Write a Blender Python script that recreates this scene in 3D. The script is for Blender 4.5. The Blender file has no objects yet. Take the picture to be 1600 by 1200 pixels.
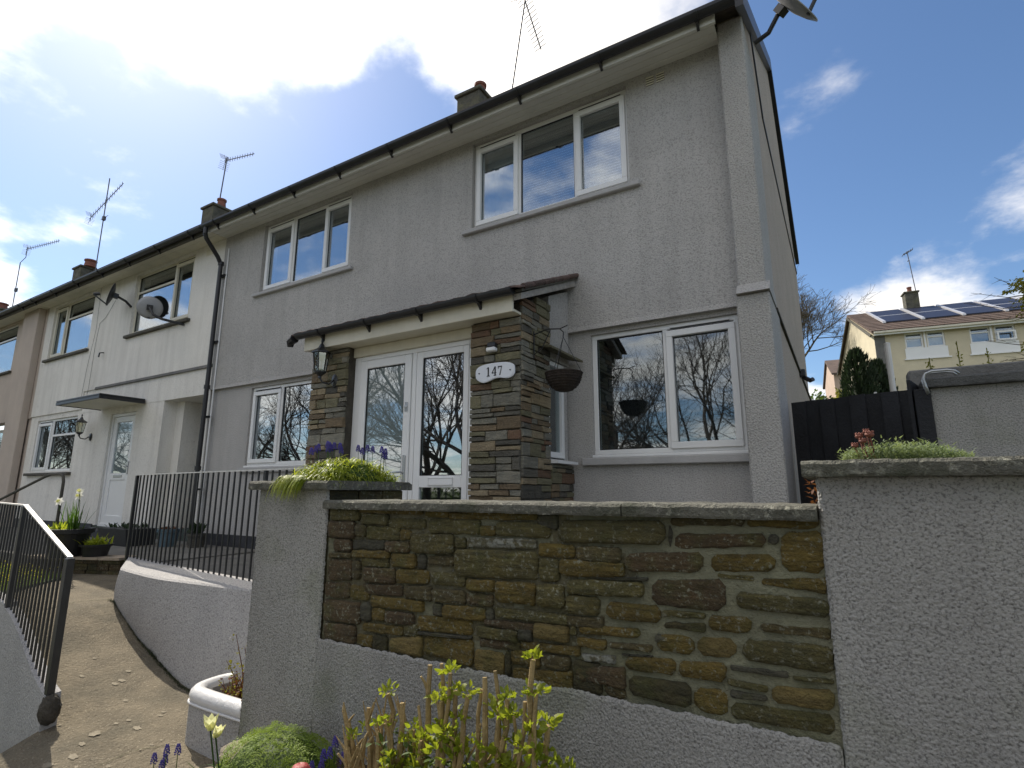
import bpy, bmesh, math, random
from mathutils import Vector, Matrix, noise
R = math.radians
C = bpy.context.scene.collection
sc = bpy.context.scene
random.seed(7)

# ------------------------------------------------------------------ camera, light, sky
# (direction, inner angle, outer angle, weight): where this sky has its clouds, its clear patches and an added unseen cover
CLOUDS = [((-0.76, 0.22, 0.62), 6, 24, 0.55), ((-0.37, 0.61, 0.70), 1, 11, 0.24), ((-0.22, 0.70, 0.68), 1, 11, 0.26), ((-0.54, 0.50, 0.68), 1, 10, 0.26),
          ((0.24, 0.925, 0.30), 3, 12, 0.46), ((0.10, 0.955, 0.27), 1, 7, 0.24), ((-0.74, 0.52, 0.42), 1, 7, 0.16), ((-0.93, 0.22, 0.26), 1, 9, 0.10),
          ((0.12, 0.86, 0.48), 8, 22, -0.34), ((-0.555, 0.60, 0.575), 1, 10, -0.30), ((-0.84, 0.32, 0.43), 1, 15, -0.42), ((-0.72, 0.46, 0.50), 1, 12, -0.22), ((0.016, 0.823, 0.568), 1, 6, 0.13),
          ((0.0, -0.8, 0.6), 20, 80, 0.16)]  # wide cloud cover added behind the camera to lift the ambient light
cam_d = bpy.data.cameras.new('camera'); cam = bpy.data.objects.new('camera', cam_d); C.objects.link(cam)
sc.camera = cam
cam_d.sensor_width = 36.0; cam_d.lens = 36.0 * 848.6 / 1600.0
cam_d.clip_start = 0.05; cam_d.clip_end = 2000
_f, _p, _y, _r = 848.6, 0.194804534, 0.542576813, 0.00275283
_fw = Vector((-math.sin(_y)*math.cos(_p), math.cos(_y)*math.cos(_p), math.sin(_p)))
_rt = Vector((math.cos(_y), math.sin(_y), 0)); _up = _rt.cross(_fw)
_r2 = _rt*math.cos(_r) + _up*math.sin(_r); _u2 = -_rt*math.sin(_r) + _up*math.cos(_r)
cam.matrix_world = Matrix(((_r2.x, _u2.x, -_fw.x, 0), (_r2.y, _u2.y, -_fw.y, 0), (_r2.z, _u2.z, -_fw.z, 0), (0, 0, 0, 1)))

SUN_EL = R(47); SUN_DIR = Vector((-0.956*math.cos(SUN_EL), 0.293*math.cos(SUN_EL), math.sin(SUN_EL)))
sd = bpy.data.lights.new('sun', 'SUN'); sd.energy = 2.2; sd.angle = R(0.5); sd.color = (1.0, 0.93, 0.82)
so = bpy.data.objects.new('sun', sd); C.objects.link(so)
so.rotation_euler = (-SUN_DIR).to_track_quat('-Z', 'Y').to_euler()

sc.view_settings.view_transform = 'Standard'; sc.view_settings.look = 'None'
sc.view_settings.gamma = 1.0; sc.view_settings.exposure = 1.38; sc.view_settings.use_curve_mapping = False

world = bpy.data.worlds.new('World'); sc.world = world; world.use_nodes = True
nt = world.node_tree; nt.nodes.clear()
def wn(t, **k):
    n = nt.nodes.new(t)
    for a, b in k.items(): setattr(n, a, b)
    return n
sky = wn('ShaderNodeTexSky'); sky.sky_type = 'NISHITA'; sky.sun_disc = False
sky.sun_elevation = SUN_EL; sky.sun_rotation = math.atan2(SUN_DIR.x, SUN_DIR.y) % (2*math.pi)
sky.air_density = 1.0; sky.dust_density = 0.6; sky.ozone_density = 4.0
bg = wn('ShaderNodeBackground'); bg.inputs[1].default_value = 0.058
hs_ = wn('ShaderNodeHueSaturation'); hs_.inputs['Saturation'].default_value = 1.06; nt.links.new(sky.outputs[0], hs_.inputs['Color']); nt.links.new(hs_.outputs[0], bg.inputs[0])
tc = wn('ShaderNodeTexCoord')
sep = wn('ShaderNodeSeparateXYZ'); nt.links.new(tc.outputs['Generated'], sep.inputs[0])
def M_(op, a, b=None, c=None, clamp=False):
    n = wn('ShaderNodeMath', operation=op); n.use_clamp = clamp
    for i, v in enumerate((a, b, c)):
        if v is None: continue
        if isinstance(v, (int, float)): n.inputs[i].default_value = v
        else: nt.links.new(v, n.inputs[i])
    return n.outputs[0]
zz = M_('ADD', M_('MAXIMUM', sep.outputs[2], 0.0), 0.16)
cmb = wn('ShaderNodeCombineXYZ')
nt.links.new(M_('DIVIDE', sep.outputs[0], zz), cmb.inputs[0]); nt.links.new(M_('DIVIDE', sep.outputs[1], zz), cmb.inputs[1])
cmb.inputs[2].default_value = 3.7
n1 = wn('ShaderNodeTexNoise'); n1.inputs['Scale'].default_value = 1.35; n1.inputs['Detail'].default_value = 9; n1.inputs['Roughness'].default_value = 0.56; n1.inputs['Distortion'].default_value = 0.25
nt.links.new(cmb.outputs[0], n1.inputs['Vector'])
n2 = wn('ShaderNodeTexNoise'); n2.inputs['Scale'].default_value = 4.2; n2.inputs['Detail'].default_value = 7; n2.inputs['Roughness'].default_value = 0.6
nt.links.new(cmb.outputs[0], n2.inputs['Vector'])
def blob(d, rad_in, rad_out, w):
    d = Vector(d).normalized()
    vd = wn('ShaderNodeVectorMath', operation='DOT_PRODUCT'); nt.links.new(tc.outputs['Generated'], vd.inputs[0]); vd.inputs[1].default_value = d
    mr = wn('ShaderNodeMapRange', interpolation_type='SMOOTHSTEP'); nt.links.new(vd.outputs['Value'], mr.inputs['Value'])
    mr.inputs['From Min'].default_value = math.cos(R(rad_out)); mr.inputs['From Max'].default_value = math.cos(R(rad_in))
    mr.inputs['To Min'].default_value = 0; mr.inputs['To Max'].default_value = w
    return mr.outputs[0]
acc = M_('ADD', M_('MULTIPLY', n1.outputs[0], 1.75), M_('MULTIPLY', n2.outputs[0], 0.55))
acc = M_('SUBTRACT', acc, 1.09)
for d, a, b, w in CLOUDS:
    acc = M_('ADD', acc, blob(d, a, b, w))
dens = wn('ShaderNodeMapRange', interpolation_type='SMOOTHSTEP'); nt.links.new(acc, dens.inputs['Value'])
dens.inputs['From Min'].default_value = 0.0; dens.inputs['From Max'].default_value = 0.42
cb = wn('ShaderNodeBackground')
# cloud brightness: thick parts a little greyer, brighter towards the sun
thick = wn('ShaderNodeMapRange'); nt.links.new(acc, thick.inputs['Value'])
thick.inputs['From Min'].default_value = 0.2; thick.inputs['From Max'].default_value = 0.85
thick.inputs['To Min'].default_value = 0.58; thick.inputs['To Max'].default_value = 0.33
sunside = blob(SUN_DIR, 5, 44, 0.40)
nt.links.new(M_('ADD', thick.outputs[0], sunside), cb.inputs[1])
cb.inputs[0].default_value = (1.0, 0.95, 0.88, 1)
mx = wn('ShaderNodeMixShader'); nt.links.new(M_('MULTIPLY', dens.outputs[0], 0.93), mx.inputs[0])
nt.links.new(bg.outputs[0], mx.inputs[1]); nt.links.new(cb.outputs[0], mx.inputs[2])
wo = wn('ShaderNodeOutputWorld'); nt.links.new(mx.outputs[0], wo.inputs[0])

# ------------------------------------------------------------------ materials
def new_mat(name):
    m = bpy.data.materials.new(name); m.use_nodes = True; nt = m.node_tree; nt.nodes.clear()
    out = nt.nodes.new('ShaderNodeOutputMaterial'); b = nt.nodes.new('ShaderNodeBsdfPrincipled')
    nt.links.new(b.outputs[0], out.inputs[0]); return m, nt, b, out
def rgb(c): return (c[0], c[1], c[2], 1.0)
def mat(name, col, rough=0.7, metal=0.0, spec=0.5, var=0.0, vscale=3.0, col2=None, bump=0.0, bscale=60.0, streak=0.0,
        streak_col=(0.05, 0.05, 0.05), trans=0.0, objrand=0.0, speck=None, stain=None, coord='Object', coat=0.0, bed=0.0):
    """general procedural material: base colour with large variation, fine bump, vertical streaks, specks"""
    m, nt, b, out = new_mat(name); L = nt.links.new
    b.inputs['Roughness'].default_value = rough; b.inputs['Metallic'].default_value = metal
    b.inputs['Specular IOR Level'].default_value = spec; b.inputs['Coat Weight'].default_value = coat
    t = nt.nodes.new('ShaderNodeTexCoord').outputs[coord]
    def noise_(scale, det=5, rough=0.6, vec=None, w=None):
        n = nt.nodes.new('ShaderNodeTexNoise'); n.inputs['Scale'].default_value = scale; n.inputs['Detail'].default_value = det; n.inputs['Roughness'].default_value = rough
        L(vec or t, n.inputs['Vector']); return n.outputs[0]
    def ramp(v, a, b_, c1=(0, 0, 0), c2=(1, 1, 1)):
        r = nt.nodes.new('ShaderNodeMapRange'); L(v, r.inputs['Value']); r.inputs['From Min'].default_value = a; r.inputs['From Max'].default_value = b_; return r.outputs[0]
    def mix(f, c1, c2, mode='MIX'):
        x = nt.nodes.new('ShaderNodeMix'); x.data_type = 'RGBA'; x.blend_type = mode
        if isinstance(f, float): x.inputs[0].default_value = f
        else: L(f, x.inputs[0])
        for i, c in ((6, c1), (7, c2)):
            if isinstance(c, tuple): x.inputs[i].default_value = rgb(c)
            else: L(c, x.inputs[i])
        return x.outputs[2]
    base = tuple(col)
    if var or col2:
        c2 = col2 or tuple(min(1, c*(1+var)) for c in col); c1 = col if col2 else tuple(c*(1-var) for c in col)
        base = mix(ramp(noise_(vscale, 8, 0.65), 0.32, 0.68), tuple(c1), tuple(c2))
    if speck:
        sc_, amt, scol = speck
        base = mix(ramp(noise_(sc_, 3, 0.7), 1-amt-0.12, 1-amt), base, tuple(scol))
    if stain:
        ssc, a, scol, st = stain
        mp = nt.nodes.new('ShaderNodeMapping'); L(t, mp.inputs[0]); mp.inputs['Location'].default_value = (5.3, 1.7, 2.2)
        f = ramp(noise_(ssc, 6, 0.6, mp.outputs[0]), a, a+0.22)
        mm = nt.nodes.new('ShaderNodeMath'); mm.operation = 'MULTIPLY'; L(f, mm.inputs[0]); mm.inputs[1].default_value = st; mm.use_clamp = True
        base = mix(mm.outputs[0], base, tuple(scol))
    if bed:
        mp = nt.nodes.new('ShaderNodeMapping'); L(t, mp.inputs[0]); mp.inputs['Scale'].default_value = (7, 7, 75); mp.inputs['Rotation'].default_value = (0, R(3), 0)
        f = ramp(noise_(1.0, 6, 0.65, mp.outputs[0]), 0.35, 0.65); g_ = nt.nodes.new('ShaderNodeMapRange'); L(f, g_.inputs['Value']); g_.inputs['To Min'].default_value = 1-bed; g_.inputs['To Max'].default_value = 1+bed*.6
        vm = nt.nodes.new('ShaderNodeVectorMath'); vm.operation = 'SCALE'; L(g_.outputs[0], vm.inputs['Scale'])
        if isinstance(base, tuple): vm.inputs[0].default_value = base[:3]
        else: L(base, vm.inputs[0])
        base = vm.outputs[0]
    if streak:
        mp = nt.nodes.new('ShaderNodeMapping'); L(t, mp.inputs[0]); mp.inputs['Scale'].default_value = (3.2, 3.2, 0.22)
        f = ramp(noise_(1.6, 7, 0.7, mp.outputs[0]), 0.48, 0.85)
        mm = nt.nodes.new('ShaderNodeMath'); mm.operation = 'MULTIPLY'; L(f, mm.inputs[0]); mm.inputs[1].default_value = streak; mm.use_clamp = True
        base = mix(mm.outputs[0], base, tuple(streak_col))
    if objrand:
        oi = nt.nodes.new('ShaderNodeObjectInfo'); r = nt.nodes.new('ShaderNodeMapRange'); L(oi.outputs['Random'], r.inputs['Value'])
        r.inputs['To Min'].default_value = 1-objrand; r.inputs['To Max'].default_value = 1+objrand
        hs = nt.nodes.new('ShaderNodeHueSaturation'); L(r.outputs[0], hs.inputs['Value'])
        if isinstance(base, tuple): hs.inputs['Color'].default_value = rgb(base)
        else: L(base, hs.inputs['Color'])
        base = hs.outputs[0]
    if isinstance(base, tuple): b.inputs['Base Color'].default_value = rgb(base)
    else: L(base, b.inputs['Base Color'])
    if bump:
        bp = nt.nodes.new('ShaderNodeBump'); bp.inputs['Strength'].default_value = min(1, bump*1.0); bp.inputs['Distance'].default_value = 1.2/bscale
        L(noise_(bscale, 4, 0.7), bp.inputs['Height']); L(bp.outputs[0], b.inputs['Normal'])
    if trans:
        tr = nt.nodes.new('ShaderNodeBsdfTranslucent'); ms = nt.nodes.new('ShaderNodeMixShader'); ms.inputs[0].default_value = trans
        if isinstance(base, tuple): tr.inputs[0].default_value = rgb(tuple(min(1, c*1.6) for c in base))
        else:
            g = mix(1.0, base, (1.8, 1.8, 1.1), 'MULTIPLY'); L(g, tr.inputs[0])
        L(b.outputs[0], ms.inputs[1]); L(tr.outputs[0], ms.inputs[2]); L(ms.outputs[0], out.inputs[0])
    return m

def roughcast(name, col, dark, scale=95.0, speck=0.42, bump=1.0, dist=0.006, stain=None, var=0.10, patch=None, pebble=False, streak=0.0):
    """pebble-dash render: fine stones in relief, dark gaps between them, faint weathering"""
    m, nt, b, out = new_mat(name); L = nt.links.new
    b.inputs['Roughness'].default_value = 0.9; b.inputs['Specular IOR Level'].default_value = 0.25
    t = nt.nodes.new('ShaderNodeTexCoord').outputs['Object']
    def N(scale, d=5, r=0.6, vec=None):
        n = nt.nodes.new('ShaderNodeTexNoise'); n.inputs['Scale'].default_value = scale; n.inputs['Detail'].default_value = d; n.inputs['Roughness'].default_value = r; L(vec or t, n.inputs['Vector']); return n.outputs[0]
    def MR(v, a, c, lo=0.0, hi=1.0):
        r = nt.nodes.new('ShaderNodeMapRange'); L(v, r.inputs['Value']); r.inputs['From Min'].default_value = a; r.inputs['From Max'].default_value = c
        r.inputs['To Min'].default_value = lo; r.inputs['To Max'].default_value = hi; return r.outputs[0]
    def X(f, a, c):
        x = nt.nodes.new('ShaderNodeMix'); x.data_type = 'RGBA'
        if isinstance(f, float): x.inputs[0].default_value = f
        else: L(f, x.inputs[0])
        for i, q in ((6, a), (7, c)):
            if isinstance(q, tuple): x.inputs[i].default_value = rgb(q)
            else: L(q, x.inputs[i])
        return x.outputs[2]
    fine = N(scale, 3, 0.75)
    vor = nt.nodes.new('ShaderNodeTexVoronoi'); vor.inputs['Scale'].default_value = scale*0.9; L(t, vor.inputs['Vector'])
    big = X(MR(N(1.1, 6, 0.65), 0.3, 0.7), tuple(c*(1-var) for c in col), tuple(c*(1+var) for c in col))
    if patch: big = X(MR(N(patch[0], 5, 0.6), patch[1], patch[1]+0.2), big, tuple(patch[2]))
    if streak:
        mp = nt.nodes.new('ShaderNodeMapping'); L(t, mp.inputs[0]); mp.inputs['Scale'].default_value = (3, 3, 0.2)
        mm = nt.nodes.new('ShaderNodeMath'); mm.operation = 'MULTIPLY'; mm.inputs[1].default_value = streak; L(MR(N(1.7, 7, 0.7, mp.outputs[0]), 0.45, 0.85), mm.inputs[0])
        big = X(mm.outputs[0], big, tuple(dark))
    gap = MR(fine, speck-0.10, speck+0.04, 0.75, 0.0)
    c = X(gap, big, tuple(dark))
    c = X(MR(N(scale*1.7, 2, 0.6), 0.62, 0.72, 0.0, 0.45), c, tuple(min(1, q*1.35) for q in col))
    L(c, b.inputs['Base Color'])
    h = nt.nodes.new('ShaderNodeMath'); h.operation = 'ADD'
    L(MR(vor.outputs['Distance'], 0.0, 0.7, 0.6, 0.0), h.inputs[0]); L(fine, h.inputs[1])
    bp = nt.nodes.new('ShaderNodeBump'); bp.inputs['Strength'].default_value = bump; bp.inputs['Distance'].default_value = dist
    L(h.outputs[0], bp.inputs['Height']); L(bp.outputs[0], b.inputs['Normal'])
    return m

def glass_mat(name, refl=0.4, tint=(0.75, 0.8, 0.8), frosted=False):
    m = bpy.data.materials.new(name); m.use_nodes = True; nt = m.node_tree; nt.nodes.clear(); L = nt.links.new
    out = nt.nodes.new('ShaderNodeOutputMaterial'); g = nt.nodes.new('ShaderNodeBsdfGlossy'); g.inputs['Roughness'].default_value = 0.016 if name != 'window_glass' else 0.006
    g.inputs[0].default_value = (0.92, 0.96, 1, 1)
    if frosted:
        t = nt.nodes.new('ShaderNodeBsdfDiffuse'); t.inputs[0].default_value = rgb(tint)
    else:
        t = nt.nodes.new('ShaderNodeBsdfTransparent'); t.inputs[0].default_value = rgb(tint)
    # the panes of an old double-glazed unit bow a little
    tcn = nt.nodes.new('ShaderNodeTexCoord'); n = nt.nodes.new('ShaderNodeTexNoise'); n.inputs['Scale'].default_value = 1.1; n.inputs['Detail'].default_value = 1; L(tcn.outputs['Object'], n.inputs['Vector'])
    bp = nt.nodes.new('ShaderNodeBump'); bp.inputs['Strength'].default_value = 0.10; bp.inputs['Distance'].default_value = 0.02; L(n.outputs[0], bp.inputs['Height']); L(bp.outputs[0], g.inputs['Normal'])
    mx = nt.nodes.new('ShaderNodeMixShader'); mx.inputs[0].default_value = refl
    L(t.outputs[0], mx.inputs[1]); L(g.outputs[0], mx.inputs[2]); L(mx.outputs[0], out.inputs[0])
    return m

MT = {}
MT['grey_render'] = roughcast('grey_roughcast', (0.475, 0.458, 0.435), (0.235, 0.225, 0.215), 78, 0.465, 1.0, 0.005, streak=0.40, var=0.10)
MT['fin_render'] = roughcast('end_wall_roughcast', (0.47, 0.45, 0.42), (0.23, 0.22, 0.20), 74, 0.465, 1.0, 0.008)
MT['gable_render'] = roughcast('gable_roughcast', (0.46, 0.39, 0.32), (0.26, 0.22, 0.18), 62, 0.44, 1.0, 0.006)
MT['garden_render'] = roughcast('garden_wall_roughcast', (0.35, 0.34, 0.315), (0.09, 0.085, 0.08), 115, 0.46, 0.9, 0.0045, patch=(2.2, 0.52, (0.26, 0.265, 0.205)), streak=0.35)
MT['path_wall_render'] = roughcast('path_wall_roughcast', (0.42, 0.405, 0.39), (0.17, 0.17, 0.17), 80, 0.46, 0.9, 0.005, patch=(2.2, 0.6, (0.28, 0.27, 0.24)), streak=0.3)
MT['white_render'] = roughcast('white_painted_render', (0.79, 0.76, 0.70), (0.46, 0.43, 0.38), 60, 0.42, 0.5, 0.003, streak=0.6, var=0.08, patch=(2.6, 0.62, (0.56, 0.54, 0.50)))
MT['pink_render'] = roughcast('pinkish_render', (0.52, 0.44, 0.37), (0.34, 0.28, 0.24), 80, 0.4, 0.6, 0.004, streak=0.4)
MT['cream_render'] = roughcast('cream_render', (0.62, 0.55, 0.40), (0.42, 0.37, 0.28), 40, 0.4, 0.4, 0.01, patch=(0.5, 0.62, (0.42, 0.38, 0.30)))
MT['tan_render'] = roughcast('tan_render', (0.50, 0.38, 0.30), (0.34, 0.26, 0.2), 40, 0.4, 0.4, 0.01)
MT['upvc'] = mat('white_upvc', (0.80, 0.80, 0.79), 0.32, var=0.02, vscale=4)
MT['old_white'] = mat('yellowed_white_paint', (0.66, 0.62, 0.50), 0.5, var=0.08, streak=0.35, streak_col=(0.42, 0.38, 0.28))
MT['soffit'] = mat('soffit_paint', (0.66, 0.65, 0.60), 0.55, var=0.06, vscale=2, streak=0.2, streak_col=(0.45, 0.43, 0.38))
MT['black_plastic'] = mat('black_plastic', (0.018, 0.018, 0.02), 0.38, var=0.3, vscale=6)
MT['black_metal'] = mat('black_painted_iron', (0.018, 0.019, 0.02), 0.35, metal=0.0, spec=0.6, var=0.3, vscale=9, bump=0.15, bscale=120)
MT['rail_top'] = mat('pale_handrail', (0.62, 0.60, 0.58), 0.35, metal=0.3, spec=0.9, var=0.25, vscale=20)  # handrail paler than the black bars under it
MT['steel'] = mat('galvanised_steel', (0.42, 0.43, 0.43), 0.38, metal=0.8, var=0.15, vscale=12)
MT['aerial'] = mat('dull_aluminium', (0.12, 0.12, 0.13), 0.5, metal=0.5)
MT['dish_grey'] = mat('dish_grey', (0.32, 0.32, 0.325), 0.45, var=0.15)
MT['dish_dark'] = mat('dish_dark', (0.035, 0.035, 0.038), 0.5)
MT['roof_tile'] = mat('brown_concrete_tile', (0.075, 0.058, 0.05), 0.85, var=0.35, vscale=7, bump=0.5, bscale=60, objrand=0.25)
MT['roof_far'] = mat('far_roof_tile', (0.11, 0.075, 0.058), 0.85, var=0.3, vscale=2.5, bump=0.3, bscale=20, objrand=0.1)
MT['porch_tile'] = mat('red_brown_tile', (0.10, 0.065, 0.055), 0.85, var=0.4, vscale=12, bump=0.6, bscale=70, objrand=0.35, stain=(8, 0.55, (0.05, 0.05, 0.04), 0.8))
MT['verge_mortar'] = mat('verge_mortar', (0.34, 0.32, 0.29), 0.9, var=0.25, vscale=14, bump=0.6, bscale=80)
MT['chimney'] = mat('chimney_render', (0.10, 0.095, 0.075), 0.95, var=0.4, vscale=6, bump=0.8, bscale=40, stain=(5, 0.5, (0.16, 0.15, 0.08), 0.7))
MT['terracotta'] = mat('terracotta', (0.20, 0.075, 0.05), 0.8, var=0.3, vscale=8, bump=0.3)
MT['slate_dark'] = mat('dark_sill', (0.045, 0.043, 0.042), 0.6, var=0.3, bump=0.3)
MT['grey_sill'] = mat('painted_grey_sill', (0.42, 0.41, 0.40), 0.7, var=0.08, vscale=6, bump=0.3, bscale=60)
MT['coping'] = mat('weathered_coping', (0.125, 0.12, 0.095), 0.9, var=0.3, vscale=9, bump=0.9, bscale=45, stain=(6, 0.5, (0.055, 0.06, 0.035), 0.9), speck=(38, 0.33, (0.30, 0.29, 0.23)))
MT['coping_pale'] = mat('worn_coping_top', (0.40, 0.32, 0.24), 0.85, var=0.2, vscale=9, bump=0.7, bscale=60, stain=(7, 0.55, (0.16, 0.14, 0.10), 0.8))
MT['mortar'] = mat('lime_mortar', (0.145, 0.130, 0.075), 0.95, var=0.30, vscale=8, bump=1.0, bscale=55, stain=(5, 0.50, (0.075, 0.068, 0.022), 0.8), speck=(60, 0.3, (0.22, 0.21, 0.17)))
MT['mortar_new'] = mat('newer_pale_mortar', (0.22, 0.215, 0.14), 0.95, var=0.25, vscale=8, bump=1.0, bscale=55, stain=(5, 0.55, (0.12, 0.12, 0.05), 0.8))
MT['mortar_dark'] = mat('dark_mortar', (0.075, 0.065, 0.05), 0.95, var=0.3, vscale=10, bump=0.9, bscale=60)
MT['path'] = mat('old_concrete_path', (0.185, 0.153, 0.102), 0.95, var=0.25, vscale=5, bump=1.0, bscale=42, stain=(2.0, 0.47, (0.095, 0.085, 0.058), 0.8), speck=(75, 0.31, (0.36, 0.31, 0.22)))
MT['lichen'] = mat('pale_lichen', (0.29, 0.25, 0.18), 0.95, var=0.2, vscale=30, bump=0.8, bscale=80)
MT['paving'] = mat('paving', (0.17, 0.16, 0.14), 0.9, var=0.25, vscale=3, bump=0.7, bscale=40)
MT['white_gloss'] = mat('white_masonry_gloss', (0.62, 0.61, 0.60), 0.35, var=0.05, vscale=8, bump=0.25, bscale=40, stain=(7, 0.62, (0.45, 0.43, 0.38), 0.7))
MT['plinth'] = mat('black_bitumen_plinth', (0.03, 0.03, 0.034), 0.7, var=0.3, vscale=6, bump=0.4)
MT['moss'] = mat('moss', (0.045, 0.06, 0.015), 0.95, var=0.4, vscale=30, bump=1.0, bscale=90)
MT['soil'] = mat('soil', (0.055, 0.035, 0.022), 0.95, var=0.4, vscale=16, bump=1.0, bscale=45)
MT['grass'] = mat('grass_blades', (0.10, 0.17, 0.02), 0.6, var=0.35, vscale=3, trans=0.4, col2=(0.17, 0.21, 0.03))
MT['turf'] = mat('turf', (0.055, 0.09, 0.018), 0.9, var=0.35, vscale=3, bump=1.0, bscale=40)
MT['terrain'] = mat('field_ground', (0.07, 0.08, 0.03), 0.95, var=0.3, vscale=0.4, bump=0.6, bscale=10)
MT['asphalt'] = mat('asphalt', (0.055, 0.055, 0.055), 0.9, var=0.2, vscale=2, bump=0.6, bscale=80)
MT['fence_black'] = mat('black_stained_timber', (0.012, 0.013, 0.016), 0.75, var=0.35, vscale=5, bump=0.4, bscale=50, objrand=0.3)
MT['retaining_cap'] = mat('mossy_concrete_cap', (0.10, 0.10, 0.095), 0.9, var=0.3, vscale=6, bump=0.7, bscale=40, streak=0.5)
MT['concrete_dark'] = mat('dark_concrete', (0.16, 0.155, 0.145), 0.9, var=0.2, vscale=4, bump=0.5, bscale=40, streak=0.6)
MT['blind'] = mat('blind_slats', (0.72, 0.74, 0.76), 0.5)
MT['curtain'] = mat('net_curtain', (0.62, 0.68, 0.72), 0.8, var=0.1)
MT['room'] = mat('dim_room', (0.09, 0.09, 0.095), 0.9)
MT['dark_gap'] = mat('black_rubber', (0.01, 0.01, 0.01), 0.6)
MT['glass'] = glass_mat('window_glass', 0.36)
MT['glass_dull'] = glass_mat('darker_window_glass', 0.17)
MT['glass_frost'] = glass_mat('frosted_glass', 0.33, (0.20, 0.25, 0.25), True)
MT['lamp_glass'] = glass_mat('lamp_glass', 0.25, (0.85, 0.82, 0.7))
MT['solar'] = mat('solar_cells', (0.018, 0.022, 0.045), 0.45, spec=0.35)
MT['alu'] = mat('solar_frame', (0.6, 0.6, 0.62), 0.4, metal=0.4)
MT['bark'] = mat('bark', (0.075, 0.06, 0.045), 0.9, var=0.3, vscale=5, bump=0.8, bscale=30)
MT['bark_mossy'] = mat('mossy_bark', (0.11, 0.085, 0.05), 0.9, var=0.3, vscale=2, bump=0.8, bscale=12, stain=(1.5, 0.5, (0.10, 0.10, 0.03), 0.7))
MT['twig'] = mat('tan_twigs', (0.33, 0.235, 0.10), 0.75, var=0.35, vscale=14, bump=0.6, bscale=70)
MT['conifer'] = mat('conifer_leaf', (0.018, 0.035, 0.010), 0.7, var=0.4, vscale=3, trans=0.15)
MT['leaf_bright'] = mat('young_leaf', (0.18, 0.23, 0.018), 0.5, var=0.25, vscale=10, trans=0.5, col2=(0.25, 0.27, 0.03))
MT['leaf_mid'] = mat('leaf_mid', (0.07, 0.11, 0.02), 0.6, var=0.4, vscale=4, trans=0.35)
MT['leaf_yellow'] = mat('yellow_leaf', (0.20, 0.19, 0.025), 0.6, var=0.35, vscale=4, trans=0.4)
MT['mound_leaf'] = mat('mound_leaf', (0.17, 0.25, 0.03), 0.6, var=0.3, vscale=9, trans=0.4, col2=(0.26, 0.33, 0.05))
MT['blade'] = mat('strap_leaf', (0.20, 0.26, 0.02), 0.45, var=0.3, vscale=12, trans=0.5, col2=(0.34, 0.36, 0.05))
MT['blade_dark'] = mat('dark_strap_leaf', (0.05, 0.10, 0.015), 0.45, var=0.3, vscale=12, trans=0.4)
MT['sage'] = mat('grey_green_leaf', (0.14, 0.19, 0.09), 0.7, var=0.3, vscale=14, trans=0.3, col2=(0.24, 0.28, 0.16))
MT['hyacinth'] = mat('grape_hyacinth_blue', (0.055, 0.04, 0.24), 0.6, var=0.3, vscale=30)
MT['petal_cream'] = mat('cream_petal', (0.78, 0.76, 0.38), 0.5, trans=0.35)
MT['petal_white'] = mat('white_petal', (0.80, 0.78, 0.66), 0.5, trans=0.35)
MT['petal_yellow'] = mat('yellow_petal', (0.75, 0.55, 0.02), 0.5, trans=0.3)
MT['red_ball'] = mat('faded_red_glaze', (0.33, 0.05, 0.045), 0.5, var=0.25, vscale=14, bump=0.3, bscale=60, stain=(14, 0.55, (0.10, 0.06, 0.04), 0.7))
MT['brown_head'] = mat('brown_sedum_head', (0.20, 0.06, 0.035), 0.6, var=0.4, vscale=20, bump=0.6)
MT['rusty_leaf'] = mat('rusty_leaf', (0.13, 0.05, 0.02), 0.7, var=0.4, vscale=10, trans=0.3)
MT['pot_black'] = mat('black_pot', (0.015, 0.015, 0.016), 0.5, var=0.3, bump=0.2)
MT['pot_blue'] = mat('blue_glazed_pot', (0.09, 0.14, 0.17), 0.3, var=0.3, vscale=6)
MT['wicker'] = mat('brown_wicker', (0.045, 0.032, 0.024), 0.8, var=0.4, vscale=30, bump=1.0, bscale=60)
MT['plaque'] = mat('white_enamel_plaque', (0.72, 0.74, 0.78), 0.3)
MT['ink'] = mat('black_lettering', (0.02, 0.02, 0.022), 0.5)
MT['grey_door'] = mat('grey_painted_door', (0.42, 0.42, 0.42), 0.5, var=0.08, streak=0.3, streak_col=(0.25, 0.24, 0.23))
MT['pole_white'] = mat('white_post', (0.72, 0.71, 0.68), 0.5, var=0.05)
STONE_COL = {'g': ((0.081, 0.074, 0.030), (0.117, 0.095, 0.027)), 'o': ((0.109, 0.081, 0.018), (0.149, 0.101, 0.022)), 'r': ((0.091, 0.058, 0.025), (0.075, 0.054, 0.025)),
             'b': ((0.069, 0.056, 0.027), (0.104, 0.079, 0.027)), 's': ((0.081, 0.075, 0.049), (0.066, 0.061, 0.039)), 'y': ((0.194, 0.140, 0.047), (0.149, 0.113, 0.035)),
             'k': ((0.043, 0.040, 0.018), (0.068, 0.054, 0.020)), 'w': ((0.149, 0.135, 0.082), (0.089, 0.077, 0.030)), 'm': ((0.087, 0.077, 0.033), (0.111, 0.088, 0.024))}
for k, (a, b_) in STONE_COL.items():
    sp = (55, 0.32, (0.23, 0.225, 0.16)) if k in 'mgobr' else ((26, 0.45, (0.30, 0.30, 0.25)) if k == 'w' else None)
    MT['stone_'+k] = mat('rubble_stone_'+k, a, 0.9, col2=b_, vscale=13, bump=1.0, bscale=38, objrand=0.14, speck=sp, bed=0.42, stain=(9, 0.52, (0.072, 0.074, 0.018), 0.75))
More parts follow.
